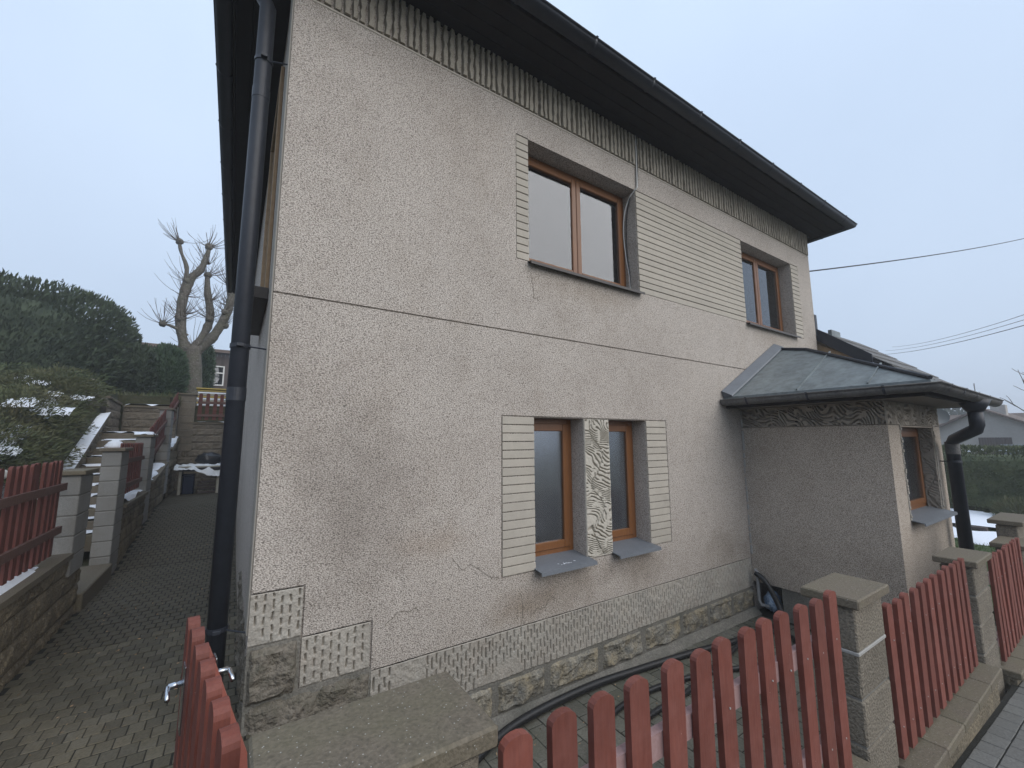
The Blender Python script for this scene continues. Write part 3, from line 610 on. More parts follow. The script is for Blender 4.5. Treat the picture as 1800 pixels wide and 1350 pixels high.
w = window(*WIN_U[0], UZ[0]+.03, UZ[1], FY, 2, 'glass_hi', 'paleroom', 'large two-part upper window with lowered blinds', blind=True); sill(w, *WIN_U[0], UZ[0]+.03, FY+.02, WY-.06, 'sill_brown', fall=.04)
w = window(*WIN_U[1], UZ[0]+.03, UZ[1], FY, 2, 'glass_hi', 'curtain', 'upper window near the right corner with white curtains'); sill(w, *WIN_U[1], UZ[0]+.03, FY+.02, WY-.06, 'sill_brown', fall=.04)
w = window(*WIN_L[0], LZ[0]+.045, LZ[1], FY, 1, 'glass_lo', 'frost', 'narrow lower window left of the carved pilaster', sw=.075); sill(w, *WIN_L[0], LZ[0]+.055, FY+.02, WY-.115, 'sill', fall=.05)
sp = MB()
for q in range(9):
    xx, yy = 2.68+random.gauss(0, .05), WY-.03+random.gauss(0, .012); r0 = random.uniform(.006, .016)
    zz = LZ[0]+.055-.05*(FY+.02-yy)/(FY+.02-WY+.115)+.0005
    sp.add([(xx+r0*math.cos(a)*1.6*random.uniform(.6, 1), yy+r0*math.sin(a)*random.uniform(.6, 1), zz) for a in [i*math.pi/4 for i in range(8)]], [tuple(range(8))])
sp.build('droppings', MT['snow'], w, kind='stuff')
w = window(*WIN_L[1], LZ[0]+.045, LZ[1], FY, 1, 'glass_lo', 'frost', 'narrow lower window right of the carved pilaster', sw=.075); sill(w, *WIN_L[1], LZ[0]+.055, FY+.02, WY-.115, 'sill', fall=.05)

# left facade: smooth corner strip and a side window in its dark reveal
mb = MB(); mb.cbox(WX0-.012, WX0-.001, WY+.02, WY+.34, 1.15, EZ-.01, .003); mb.build('corner_strip', MT['smooth'], house)
mb = MB(); mb.cbox(WX0-.03, WX0-.001, 3.95, 4.02, 3.6, 5.7, .004); mb.cbox(WX0-.03, WX0-.001, 5.2, 5.27, 3.6, 5.7, .004); mb.cbox(WX0-.03, WX0-.001, 4.02, 5.2, 5.63, 5.7, .004)
sw_ = mb.build('side_window', MT['tan'], house, label='side window with tan timber surround')
MB().cbox(WX0-.012, WX0-.002, 4.02, 5.2, 3.62, 5.63, .002).build('pane', MT['glass_car'], sw_)
MB().cbox(WX0-.16, WX0-.001, 3.88, 5.34, 3.50, 3.60, .006).build('sill', MT['sill_brown'], sw_)

# ---- eaves, roof, gutters
EX0, EX1, EY0, EY1 = -.245, 9.03, 2.70, 12.72
def boards(x0, x1, y0, y1, along, n):
    for k in range(n):
        if along == 'x': a, b = y0+(y1-y0)*k/n, y0+(y1-y0)*(k+1)/n; q = (x0, x1, a+.003, b-.003)
        else: a, b = x0+(x1-x0)*k/n, x0+(x1-x0)*(k+1)/n; q = (a+.003, b-.003, y0, y1)
        MB().cbox(*q, EZ, EZ+.02, .004).build('soffit_board', MT['soffit'], house)
boards(EX0, EX1, EY0, WY-.002, 'x', 4); boards(EX0, WX0-.001, WY, EY1, 'y', 3); boards(WX1+.001, EX1, WY, EY1, 'y', 2)
MB().box(WX0, WX1, WY, WYB, EZ+.005, EZ+.05).build('ceiling', MT['dark'], house)
fb = MB(); t = .022
fb.cbox(EX0-t, EX1+t, EY0-t, EY0, EZ-.015, EZ+.19, .003); fb.cbox(EX0-t, EX0, EY0, EY1, EZ-.015, EZ+.19, .003); fb.cbox(EX1, EX1+t, EY0, EY1, EZ-.015, EZ+.19, .003); fb.cbox(EX0-t, EX1+t, EY1, EY1+t, EZ-.015, EZ+.19, .003)
fb.build('fascia', MT['soffit'], house)
rf = MB(); o = .06; ez = EZ+.185; c = [(EX0-o, EY0-o, ez), (EX1+o, EY0-o, ez), (EX1+o, EY1+o, ez), (EX0-o, EY1+o, ez)]; r1, r2 = (4.36, 7.0, 8.25), (4.36, 8.4, 8.25)
rf.v = c + [(x, y, z+.03) for x, y, z in c] + [r1, r2]
rf.f = [(3,2,1,0), (0,1,5,4), (1,2,6,5), (2,3,7,6), (3,0,4,7), (4,5,8), (5,6,9,8), (6,7,9), (7,4,8,9)]
rf.build('roof', MT['roof'], house)
def gutter_prof(r, t=.004):
    a = [(r*math.cos(math.pi+math.pi*k/12), r*math.sin(math.pi+math.pi*k/12)) for k in range(13)]
    a[0] = (a[0][0], a[0][1]); bead = [(r+.012, .004), (r+.012, .014), (r-.001, .014)]
    inn = [((r-t)*math.cos(2*math.pi-math.pi*k/12), (r-t)*math.sin(2*math.pi-math.pi*k/12)) for k in range(13)]
    return a + bead + inn
def gutter(name, path, r, m, bracket_pitch, parent=house):
    g = MB().sweep(path, gutter_prof(r), closed=True)
    o = g.build(name, MT[m], parent, smooth=True); recalc(o.data)
    P = [Vector(p) for p in path]
    for a, b in zip(P[:-1], P[1:]):
        L_ = (b-a).length; d = (b-a).normalized(); n = max(1, int(L_/bracket_pitch))
        for k in range(n):
            q = a + d*(L_*(k+.5)/n); prof = [((r+.004)*math.cos(math.pi+math.pi*i/10), (r+.004)*math.sin(math.pi+math.pi*i/10)) for i in range(11)] + [(r+.020, .018), (r+.004, .022)]
            MB().sweep([q-d*.012, q+d*.012], prof).build('gutter_bracket', MT['gutter'], o)
    for p, q in ((P[0], P[1]), (P[-1], P[-2])):      # closed ends
        d = (q-p).normalized(); rr = (d.cross(Vector((0,0,1)))).normalized()
        ring = [p + rr*(r*math.cos(math.pi+math.pi*k/12)) + Vector((0,0,1))*(r*math.sin(math.pi+math.pi*k/12)) for k in range(13)]
        MB().prism([tuple(v) for v in ring], d*.004).build('gutter_end', MT[m], o)
    return o
gz = EZ+.045; gr = .068; go = gr+t
gutter('gutter', [(EX0-go, EY1, gz), (EX0-go, EY0-go, gz), (EX1+go, EY0-go, gz), (EX1+go, EY1, gz)], gr, 'gutter', .85)
de = MB(); de.sweep([(EX0-.02, EY1, ez+.03), (EX0-.02, EY0-.02, ez+.03), (EX1+.02, EY0-.02, ez+.03), (EX1+.02, EY1, ez+.03)], [(-.06, .03), (.05, -.006), (.05, -.012), (-.06, .022)], closed=True)
de.build('drip_edge', MT['roofmetal'], house)
# downpipe on the left corner
DPX, DPY, DPR = -.005, 3.43, .056
dp = MB(); dp.tube([(EX0-go+.02, 3.3, gz-.06), (EX0-go+.02, 3.3, gz-.12), (EX0-go+.08, 3.32, gz-.24), (DPX-.05, DPY-.01, gz-.42), (DPX, DPY, gz-.50), (DPX, DPY, 4.4), (DPX, DPY, drive_z(DPY)-.03)], DPR, 24)
dpo = dp.build('downpipe', MT['gutter'], house, smooth=True)
for z in (1.16, 3.0, 5.22): 
    cb = MB(); cb.tube([(DPX, DPY, z-.014), (DPX, DPY, z+.014)], DPR+.006, 24); cb.cbox(DPX-.022, DPX+.022, DPY-DPR-.03, DPY-DPR-.004, z-.012, z+.012, .003); cb.tube([(DPX+.05, DPY-.045, z-.004), (WX0+.03, DPY-.13, z-.03)], .0055, 8); cb.build('pipe_clip', MT['gutter'], dpo)
for z in (2.62, 4.9): MB().tube([(DPX, DPY, z), (DPX, DPY, z+.09)], DPR+.0025, 24).build('pipe_socket', MT['gutter'], dpo)

# hairline cracks in the roughcast
for pts in ([(2.34, 3.98), (2.36, 3.86), (2.37, 3.74), (2.43, 3.71)], [(1.52, 1.42), (1.62, 1.30), (1.70, 1.33), (1.86, 1.22), (1.97, 1.18)], [(2.28, .80), (2.36, .86), (2.44, .84), (2.52, .93), (2.58, .90)], [(2.2, .76), (2.22, .9), (2.18, 1.02)], [(1.0, 1.02), (1.1, 1.10), (1.25, 1.08)]):
    cr_ = MB(); P = []
    for (xa, za), (xb, zb) in zip(pts[:-1], pts[1:]):
        for q in range(6): P.append((xa+(xb-xa)*q/6+random.gauss(0, .006), WY-.0012, za+(zb-za)*q/6+random.gauss(0, .006)))
    P.append((pts[-1][0], WY-.0012, pts[-1][1])); cr_.tube(P, [.0012+.0018*random.random() for _ in P], 5); cr_.build('crack', MT['backing'], house)

# ---- the porch bay
BX0, BX1, BY = 6.0, 8.03, 1.60
BW = (6.40, 7.70, 1.43, 2.48)
bb = cells_slab([BX0, BX1, BW[0], BW[1]], [.45, 2.495, BW[2], BW[3]], lambda x, z: not in_r(x, z, BW), BY, BY+.3, True)
bb.box(BX0+.06, BX1-.02, BY+.06, BY+.3, 2.4951, 2.767)
bb.box(BX0, BX0+.3, BY+.3, WY, .45, 2.495); bb.box(BX0+.06, BX0+.3, BY+.3, WY, 2.4951, 2.766); bb.box(BX1-.3, BX1, BY+.3, WY+.0, .45, 2.78)
bb.build('bay_wall', MT['stucco_bay_shade_tint'], house)
MB().box(BX0+.018, BX1-.02, BY+.02, WY-.35, YARD_Z-.1, .452).build('bay_plinth', MT['mortar'], house)
MB().box(BX0+.02, BX1-.02, BY+.9, BY+.92, .46, 2.7).build('bay_inner_wall', MT['dark'], house)
carve('carved_frieze', (BX0-.004, WY-.005, 2.50), (0,-1,0), (0,0,1), (-1,0,0), WY-BY-.01, .266, True, 4, MT['carve_dirty'], pitch=.066, frac=.5, wave=.9, curl=.2, gd=.05)
carve('carved_frieze', (BX0+.004, BY-.004, 2.50), (1,0,0), (0,0,1), (0,-1,0), BX1-BX0-.008, .266, True, 8, MT['carve_dirty'], pitch=.066, frac=.5, wave=.9, curl=.2, gd=.05)
carve('carved_jamb', (BW[1]-.022, BY+.14, BW[2]+.01), (0,-1,0), (0,0,1), (-1,0,0), .138, BW[3]-BW[2]-.02, False, 14, MT['carve_dirty'], step=.003, pitch=.045, wave=.4, curl=.05, gd=.02)
w = window(BW[0], BW[1], BW[2]+.03, BW[3], BY+.15, 1, 'glass_lo', 'curtain', 'bay window with net curtain'); sill(w, BW[0], BW[1], BW[2]+.04, BY+.17, BY-.12, 'sill', fall=.05)
eg = MB(); r_ = random.Random(9)
for (x_, z0, z1) in ((BW[0]-.012, BW[2], BW[3]), (BW[1]+.012, BW[2], BW[3])):
    z = z0
    while z < z1: h_ = r_.uniform(.02, .05); eg.cbox(x_-.014, x_+.014, BY-r_.uniform(.006, .018), BY+.01, z, z+h_*.9, .004); z += h_
eg.build('rough_edge', MT['comb'], house, kind='stuff')
ef = MB(); z = .8
while z < 2.75:          # ragged mortar in the corner between wall and bay
    h_ = r_.uniform(.05, .16); ef.cbox(BX0-.016, BX0+.0, WY-r_.uniform(.012, .03), WY+.0, z, z+h_, .005); z += h_*r_.uniform(1, 1.6)
ef.build('corner_mortar', MT['joint'], house, kind='stuff')
# bay roof
A, B, C_, D_ = (5.60, WY-.002, 2.915), (7.18, WY-.002, 3.765), (6.93, 2.66, 3.63), (5.60, 1.13, 2.915)
E_, F_, G_ = (8.35, 1.13, 2.895), (8.35, 2.66, 3.63), (8.35, WY-.002, 3.765)
top = [A, B, C_, D_, E_, F_, G_]
br = MB(); br.v = top + [(x, y, z-.035) for x, y, z in top]
br.f = [(0,3,2,1), (3,4,5,2), (2,5,6,1), (7,8,9,10), (10,9,12,11), (9,8,13,12), (0,7,10,3), (3,10,11,4), (4,11,12,5), (5,12,13,6), (0,1,8,7), (1,6,13,8)]
bro = br.build('bay_roof', MT['roofmetal'], house); recalc(bro.data)
def on_left(y, u): # point on left slope: u 0 eave .. 1 top
    return Vector((5.60+1.58*u, y, 2.915+.85*u))
nv = Vector((-.85, 0, 1.58)).normalized()
for y, u0, u1 in ((2.30, .01, .70), (1.62, .01, .32)):
    p, q = on_left(y, u0), on_left(y, u1); sm = MB(); sm.prism([tuple(p+Vector((0,-.008,0))), tuple(p+Vector((0,.008,0))), tuple(p+Vector((0,.008,0))+nv*.018), tuple(p+Vector((0,-.008,0))+nv*.018)], q-p); sm.build('roof_seam', MT['roofmetal'], bro)
hp = MB(); hp.tube([(5.60, 1.13, 2.93), (6.93, 2.66, 3.645), (7.18, WY-.01, 3.78)], .022, 8); hp.build('hip_cap', MT['gutter'], bro)
fl = MB(); p, q = on_left(WY-.006, -.01), on_left(WY-.006, 1.0); fl.prism([tuple(p), tuple(p+Vector((0,-.13,0))+nv*.012), tuple(p+Vector((0,-.12,0))+nv*.03), tuple(p+Vector((0,-.012,0))+nv*.10), tuple(p+nv*.10)], q-p); fo = fl.build('wall_flashing', MT['sill'], bro); recalc(fo.data)
sf = MB(); sf.box(5.66, 8.28, 1.22, WY-.01, 2.768, 2.79); sf.build('bay_soffit', MT['soffit_plaster'], house)
ff = MB(); ff.box(5.63, 5.66, 1.19, WY-.01, 2.76, 2.88); ff.box(5.66, 8.31, 1.19, 1.22, 2.762, 2.878); ff.box(8.28, 8.31, 1.22, WY-.01, 2.76, 2.88); ff.build('bay_fascia', MT['soffit'], house)
g2 = gutter('bay_gutter', [(5.555, WY-.01, 2.862), (5.555, 1.115, 2.862), (8.42, 1.115, 2.825)], .072, 'gutter_worn', .55)
pd = MB(); px_, py_ = 7.85, 1.465; ox_, oy_ = 7.42, 1.15
pd.tube([(ox_, oy_, 2.80), (ox_, oy_, 2.72), (ox_, oy_, 2.66)], [.15, .11, .074], 20)
pd.tube([(ox_, oy_, 2.68), (ox_, oy_, 2.50), (ox_+.03, oy_+.02, 2.45), (px_-.06, py_-.04, 2.33), (px_, py_, 2.27), (px_, py_, .25)], .068, 20)
pdo = pd.build('bay_downpipe', MT['gutter'], house, smooth=True)
cb = MB(); cb.tube([(px_, py_, 2.03), (px_, py_, 2.06)], .074, 20); cb.tube([(px_, py_, 2.045), (px_, BY+.02, 2.045)], .008, 8); cb.build('pipe_clip', MT['gutter'], pdo)
MB().tube([(px_, py_, 2.14), (px_, py_, 2.30)], .071, 20).build('pipe_socket', MT['gutter_worn'], pdo)
# sink of cut-off pipes in the corner of house and bay
tp = MB(); tp.tube([(5.93, 3.13, .62), (5.93, 3.10, .60), (5.93, 3.10, .24), (5.94, 3.08, .19), (6.0, 3.02, .17)], .020, 10); tp.build('drain_pipe', MT['pipegrey'], house)

# ---- annex roof right of the house
ar = MB(); ax0, ax1 = 8.86, 11.6; sl = .80
zf = lambda y: 3.72 + sl*(y-2.5)
P = [(ax0, 1.95, zf(1.95)), (ax1, 1.95, zf(1.95)), (ax1, 3.40, zf(3.40)), (ax0, 3.45, zf(3.45))]
annex = thing('annex_roof', 'low tiled annex roof with dark barge board right of the house', 'roof', (11, 3, 0.28))
ar.prism(P, (0, 0, -.07)); aro = ar.build('deck', MT['roof'], annex); recalc(aro.data)
for r0 in range(5):
    y0 = 1.95+.29*r0; y1 = y0+.30
    nt_ = 13
    for k in range(nt_):
        x0 = ax0+.02+(ax1-.02-ax0)*k/nt_; x1 = x0+(ax1-.02-ax0)/nt_-.006
        MB().prism([(x0, y0-.02, zf(y0-.02)+.028), (x0, y1, zf(y1)+.006), (x0, y1, zf(y1)+.020), (x0, y0-.02, zf(y0-.02)+.045)], (x1-x0, 0, 0)).build('roof_tile', MT['tile'], annex)
bd = MB(); bd.prism([(ax0-.03, 2.45, zf(2.45)-.16), (ax0-.03, 3.48, zf(3.48)-.16), (ax0-.03, 3.48, zf(3.48)+.07), (ax0-.03, 2.45, zf(2.45)+.07)], (.035, 0, 0)); bdo = bd.build('barge_board', MT['gutter'], annex); recalc(bdo.data)
MB().cbox(ax0-.06, ax0+.03, 3.20, 3.5, 4.22, 4.62, .004).build('end_flashing', MT['gutter'], annex)
sg = MB(); sg.cbox(ax0+.35, ax0+.75, 3.1, 3.16, zf(3.1)+.05, zf(3.1)+.17, .004); sg.build('snow_guard', MT['roofmetal'], annex)
gutter('annex_gutter', [(ax0, 1.90, zf(1.95)-.02), (ax1, 1.90, zf(1.95)-.02)], .05, 'gutter', .9, annex)
MB().box(ax0, 11.4, 3.5, 3.7, 0.1, 4.35).build('wall', MT['tan'], annex)
MB().prism([(ax0+.02, 2.5, 3.2), (ax0+.02, 3.5, 3.2), (ax0+.02, 3.5, 4.25), (ax0+.02, 2.5, 3.6)], (.06, 0, 0)).build('gable_infill', MT['tan'], annex)

# ---- cables by the upper window
for nm, lab, m, dx, r in (('cable', 'thin white cable running down from the eaves into the upper window reveal', 'white', 0.0, .009), ('cable', 'thin black cable hanging beside the white cable in the window reveal', 'cable', .020, .007)):
    pts = [(3.975+dx, WY-.02, EZ-.01), (3.97+dx, WY-.02, 5.75), (3.965+dx*.5, WY-.02, 5.48), (3.952, WY-.018, 5.425), (3.93, WY+.06, 5.36), (3.925+dx*.3, WY+.15+dx*-1.8, 5.20), (3.925, WY+.19-dx*2.2, 4.95), (3.93, WY+.17-dx, 4.6), (3.93, WY+.13-dx*.4, 4.35), (3.93, WY+.12, 4.12)]
    P = [Vector(p) for p in pts]; fine_ = []
    for i in range(len(P)-1):
        p0, p1, p2, p3 = P[max(i-1, 0)], P[i], P[i+1], P[min(i+2, len(P)-1)]
        for q in range(5):
            t_ = q/5; fine_.append(.5*((2*p1)+(-p0+p2)*t_+(2*p0-5*p1+4*p2-p3)*t_*t_+(-p0+3*p1-3*p2+p3)*t_**3))
    fine_.append(P[-1]); tag(MB().tube(fine_, r, 6).build(nm, MT[m], smooth=True), lab, 'cable')

# ================================================================== street fence
def picket_mesh(w, t, h, m, name='picket', arc=7):
    """upright slat with a rounded head; local x = along the fence, y = thickness (front at 0), z up"""
    b = MB(); pr = [(-w/2, 0), (w/2, 0)]; r = w*.52; cz = h - r*.72
    pr += [(w/2*math.cos(a)*1.0, cz + r*.72*math.sin(a)) for a in [math.pi*k/arc for k in range(arc+1)]]
    n = len(pr); c = .002
    b.prism([(x, 0, z) for x, z in pr], (0, t, 0)); me = b.mesh(name, m); recalc(me)
    return me
PK = picket_mesh(.0765, .022, 1.0, MT['red']); PKF = picket_mesh(.0765, .022, 1.0, MT['red_far'])
def picket_panel(label, base, direction, n, pitch, zb, zt, me, railm, rails, group, start=.0, rail_off=.022, jitter=.003, length=None, screws=True, post_rail=.0, rail_side=1):
    """direction: unit vector along the fence; pickets' front face looks to the right-hand normal"""
    d = Vector(direction).normalized(); ang = math.atan2(d.y, d.x)
    t = thing('picket_fence', label, 'fence', base, group)
    R = Matrix.Rotation(ang, 4, 'Z'); B = Matrix.Translation(base) @ R
    L_ = length or (start*2 + pitch*(n-1))
    for k in range(n):
        p = B @ Vector((start+k*pitch+random.gauss(0, jitter), 0, 0))
        o = bpy.data.objects.new('picket', me); COL.objects.link(o); o.parent = t; o.matrix_parent_inverse = Matrix.Translation(-Vector(base))
        zz = zt(k) if callable(zt) else zt; zl = zb(k) if callable(zb) else zb
        zz += random.gauss(0, jitter)
        o.location = (p.x, p.y, zl); o.rotation_euler = (random.gauss(0, .006), random.gauss(0, .006), ang); o.scale = (random.uniform(.97, 1.02), 1, zz-zl)
    for rz in rails:
        rm = MB(); y0 = rail_off if rail_side > 0 else -rail_off-.028
        z0, z1 = (rz if isinstance(rz, tuple) else (rz, rz))
        fr = B
        q = [(-post_rail, y0, z0-.034-base[2]), (L_+post_rail, y0, z1-.034-base[2]), (L_+post_rail, y0, z1+.034-base[2]), (-post_rail, y0, z0+.034-base[2])]
        rm.prism([tuple(fr @ Vector(v)) for v in q], R @ Vector((0, .028, 0)))
        ro = rm.build('rail', railm, t); recalc(ro.data)
        if screws:
            sb = MB()
            for k in range(n):
                c = B @ Vector((start+k*pitch, -.0025, rz-base[2]+random.gauss(0, .008) if not isinstance(rz, tuple) else 0))
                sb.tube([tuple(c), tuple(c + R @ Vector((0, .003, 0)))], .0035, 6)
            sb.build('screw', MT['joint'], t, kind='stuff')
    return t
def pillar(label, x0, x1, y0, y1, z0, zcap, courses, group, m='block', mside=None, capo=.03, capt=.045, white_joint=None):
    """courses counted from the top; separate blocks on a recessed mortar core, slab cap on top"""
    t = thing('fence_pillar', label, 'pillar', ((x0+x1)/2, (y0+y1)/2, z0), group)
    MB().box(x0+.008, x1-.008, y0+.008, y1-.008, z0-.25, zcap-capt).build('mortar_core', MT['core'], t)
    z = zcap-capt-.012; k = 0
    while z > z0-.2 and k < 14:
        zz = z-.188
        MB().cbox(x0+random.uniform(-.002, .002), x1, y0+random.uniform(-.002, .002), y1, zz, z, .007).build('block', MT[m], t)
        if white_joint == k+1:
            j = MB(); j.cbox(x0-.002, x1+.002, y0-.003, y1+.002, zz-.014, zz+.002, .003); j.build('mortar_joint', MT['joint'], t)
        z = zz-.010; k += 1
    MB().cbox(x0-capo, x1+capo, y0-capo, y1+capo, zcap-capt, zcap, .006).build('cap', MT['cap'], t)
    return t
GP = 'concrete block pillars of the street fence'
pillar('nearest concrete block pillar with broad brown slab cap beside the open red gate', .10, .50, .89, 1.10, .55, 1.73, 6, GP, 'block_split')
pillar('concrete block pillar with flat slab cap and a thick white joint between two picket panels', 2.47, 2.82, .86, 1.04, .62, 1.61, 5, GP, 'block_split', white_joint=1)
pillar('second block pillar with moss-stained slab cap, in front of the bay', 4.60, 5.04, .84, 1.02, .45, 1.45, 5, GP, 'block_split')
pillar('third block pillar along the street, low slab cap right of the last picket panel', 6.42, 6.86, .82, 1.00, .30, 1.315, 5, GP, 'block_split')
pillar('dark-capped taller pillar behind the third street pillar, at the lawn', 6.95, 7.60, .90, 1.054, .25, 1.475, 5, GP, 'block_split', capo=.05)
GF = 'red picket panels of the street fence'
FYP = .85
picket_panel('near red picket panel with rounded tops between the broad cap and the white-jointed pillar', (.52, FYP, .96), (1,0,0), 13, .1385, .97, lambda k: 1.706-.0016*k, PK, MT['rail'], [1.485, 1.10], GF, start=.045, length=1.75)
picket_panel('middle red picket panel in front of the bay, between two block pillars', (2.86, FYP, .78), (1,0,0), 12, .138, .785, 1.50, PK, MT['rail'], [1.33, .92], GF, start=.035, length=1.62)
picket_panel('far red picket panel seen steeply from the side, below the low cap', (5.12, FYP-.02, .60), (1,0,0), 10, .132, .62, 1.395, PK, MT['rail'], [1.22, .76], GF, start=.05, length=1.3)
def base_wall(label, x0, x1, y0, y1, z0, zt, group, n):
    t = thing('fence_wall', label, 'wall', ((x0+x1)/2, (y0+y1)/2, z0), group)
    MB().box(x0, x1, y0+.03, y1-.02, z0-.3, zt-.052).build('wall_body', MT['block_wet'], t)
    w = (x1-x0)/n
    for k in range(n): MB().cbox(x0+k*w+.002, x0+(k+1)*w-.002, y0, y1, zt-.05+random.uniform(-.002, .002), zt+random.uniform(-.002, .002), .006).build('coping_slab', MT['cap'], t)
GW = 'low base walls of the street fence'
base_wall('low concrete base wall under the near picket panel', .53, 2.45, .77, 1.02, .6, .93, GW, 5)
base_wall('low mossy base wall under the middle picket panel', 2.84, 4.58, .765, 1.0, .55, .755, GW, 5)
base_wall('low base wall under the far picket panel by the pavement', 5.06, 6.40, .745, .98, .4, .59, GW, 4)

# ---- open gate leaf
gA, gB_ = Vector((.100, 1.19, 0)), Vector((-.035, 2.14, 0)); gd = (gB_-gA).normalized(); gang = math.atan2(gd.y, gd.x)
gate = thing('garden_gate', 'open red picket gate leaf seen from above, with steel lever handles on both sides', 'gate', (gA.x, gA.y, .66))
GB = Matrix.Translation((gA.x, gA.y, 0)) @ Matrix.Rotation(gang, 4, 'Z')
PKG = picket_mesh(.078, .036, 1.0, MT['red'])
for k in range(7):
    p = GB @ Vector((.06+k*.137, .036, 0)); o = bpy.data.objects.new('picket', PKG); COL.objects.link(o); o.parent = gate; o.matrix_parent_inverse = Matrix.Translation(-Vector(gate['base']))
    o.location = (p.x, p.y, .70); o.rotation_euler = (0, 0, gang); o.scale = (1, -1 if False else 1, 1.695-.70 + random.gauss(0, .004))
GRM = mat('bright_red_rail', (0.32, 0.09, 0.058), (0.27, 0.075, 0.048), fine=80, bump=.1, rough=.5)
for z in (1.52, .86): MB().cbox(-.03, .96, -.014, .030, z-.03, z+.03, .003, GB).build('rail', GRM, gate)
for x in (.93, -.03): MB().cbox(x, x+.033, .0, .034, .72, 1.55, .003, GB).build('stile', MT['red'], gate)
for s in (1, -1):
    h = MB(); y0 = .075 if s > 0 else -.018; zt = 1.50
    h.tube([tuple(GB @ Vector((.82, y0, zt))), tuple(GB @ Vector((.82, y0+s*.042, zt)))], .010, 10)
    h.tube([tuple(GB @ Vector((.82, y0+s*.038, zt))), tuple(GB @ Vector((.815, y0+s*.044, zt))), tuple(GB @ Vector((.748, y0+s*.046, zt-.012)))], .0075, 10)
    h.build('handle', MT['chrome'], gate, smooth=True)
    pl = MB(); pl.cbox(.79, .85, min(y0, y0-s*.004), max(y0, y0-s*.004)+.001, 1.34, 1.56, .001, GB); pl.build('handle_plate', MT['chrome'], gate)

# retaining step between the drive and the lower yard (behind the near pillar)
rw = thing('retaining_wall', 'low concrete retaining edge between the drive and the lower yard', 'wall', (.55, 2.2, 0))
for k in range(6):
    MB().cbox(.44, .58, 1.1+k*.345, 1.1+(k+1)*.345-.006, -.1, .60, .008).build('kerb_block', MT['block_split'], rw)

# ================================================================== left retaining wall, pillars, stairs
def rock_block(w, h, d, seed, m):
    """split-face block: rough front at x = 0 facing +X, width along Y"""
    b = MB(); nx, nz = 9, 5; r = random.Random(seed)
    for k in range(nz+1):
        for i in range(nx+1):
            u, v = i/nx, k/nz; e = max(0, min(1, min(u, 1-u)*9)) * max(0, min(1, min(v, 1-v)*7))
            n = mnoise.fractal(Vector((u*w*14+seed*7, v*h*14, seed)), 1, 2, 3)*.018
            b.v.append((-.010+e*(.014+n), u*w, v*h))
    for k in range(nz):
        for i in range(nx): a = k*(nx+1)+i; b.f.append((a, a+1, a+nx+2, a+nx+1))
    o = len(b.v); b.v += [(-d, 0, 0), (-d, w, 0), (-d, w, h), (-d, 0, h)]
    n1 = nx+1
    b.f += [tuple([o, o+1] + [i for i in range(nx, -1, -1)])[::1], tuple([o+3] + [nz*n1+i for i in range(0, nx+1)] + [o+2])]
    b.f += [tuple([o] + [k*n1 for k in range(nz+1)] + [o+3]), tuple([o+1, o+2] + [k*n1+nx for k in range(nz, -1, -1)])]
    me = b.mesh('block', m); recalc(me); return me
RBW = [rock_block(.392, .192, .14, s, MT['block_wet']) for s in range(4)]
RBD = [rock_block(.392, .192, .14, s+9, MT['block_split']) for s in range(4)]
def block_wall(label, p0, p1, zb, ztop, group, meshes, back=.22, cap=None, capt=.05, capo=.03, capm='cap', facing='x'):
    """wall from p0 to p1; face on the left-hand side... for facing 'x' it runs along +Y and faces +X; for 'y' it runs along +X and faces -Y. zb, ztop may be functions of the run"""
    d = Vector((p1[0]-p0[0], p1[1]-p0[1], 0)); L_ = d.length; d.normalize(); ang = math.atan2(d.y, d.x) - math.pi/2
    f = lambda q, s: q(s) if callable(q) else q
    t = thing('retaining_wall', label, 'wall', (p0[0], p0[1], f(zb, 0)), group)
    RM = Matrix.Translation((p0[0], p0[1], 0)) @ Matrix.Rotation(ang, 4, 'Z')
    core = MB(); n = 8
    prof = [(-.02, s*L_/n, f(zb, s*L_/n)-.2) for s in range(n+1)] + [(-.02, s*L_/n, f(ztop, s*L_/n)-capt) for s in range(n, -1, -1)]
    core.prism([tuple(RM @ Vector(v)) for v in prof], RM.to_3x3() @ Vector((-back+.02, 0, 0))); co = core.build('wall_core', MT['core'], t); recalc(co.data)
    z0 = min(f(zb, 0), f(zb, L_)) - .1; k = 0
    zmax = max(f(ztop, 0), f(ztop, L_))
    while z0 + k*.2 < zmax - capt:
        z = z0+k*.2; y = -.2 if k % 2 else 0.0
        while y < L_:
            a, b_ = max(y, 0), min(y+.396, L_); mid = (a+b_)/2; top = min(f(ztop, a), f(ztop, b_))-capt; bot = max(f(zb, a), f(zb, b_))
            if b_-a > .05 and z+.2 > bot-.05 and z < top-.03:
                o = bpy.data.objects.new('block', random.choice(meshes)); COL.objects.link(o); o.parent = t; o.matrix_parent_inverse = Matrix.Translation(-Vector(t['base']))
                q = RM @ Vector((0, a, z)); o.location = q; o.rotation_euler = (0, 0, ang); o.scale = (1, (b_-a)/.396, min(1.0, (top-z)/.196))
            y += .4
        k += 1
    if cap:
        ns = max(1, int(L_/.55))
        for s in range(ns):
            a, b_ = L_*s/ns+.003, L_*(s+1)/ns-.003; cm = MB()
            pr = [(0, a, f(ztop, a)-capt), (0, b_, f(ztop, b_)-capt), (0, b_, f(ztop, b_)), (0, a, f(ztop, a))]
            cm.prism([tuple(RM @ Vector((capo, v[1], v[2]))) for v in pr], RM.to_3x3() @ Vector((-back-2*capo, 0, 0)))
            o = cm.build('coping_slab', MT[capm], t); recalc(o.data)
    return t
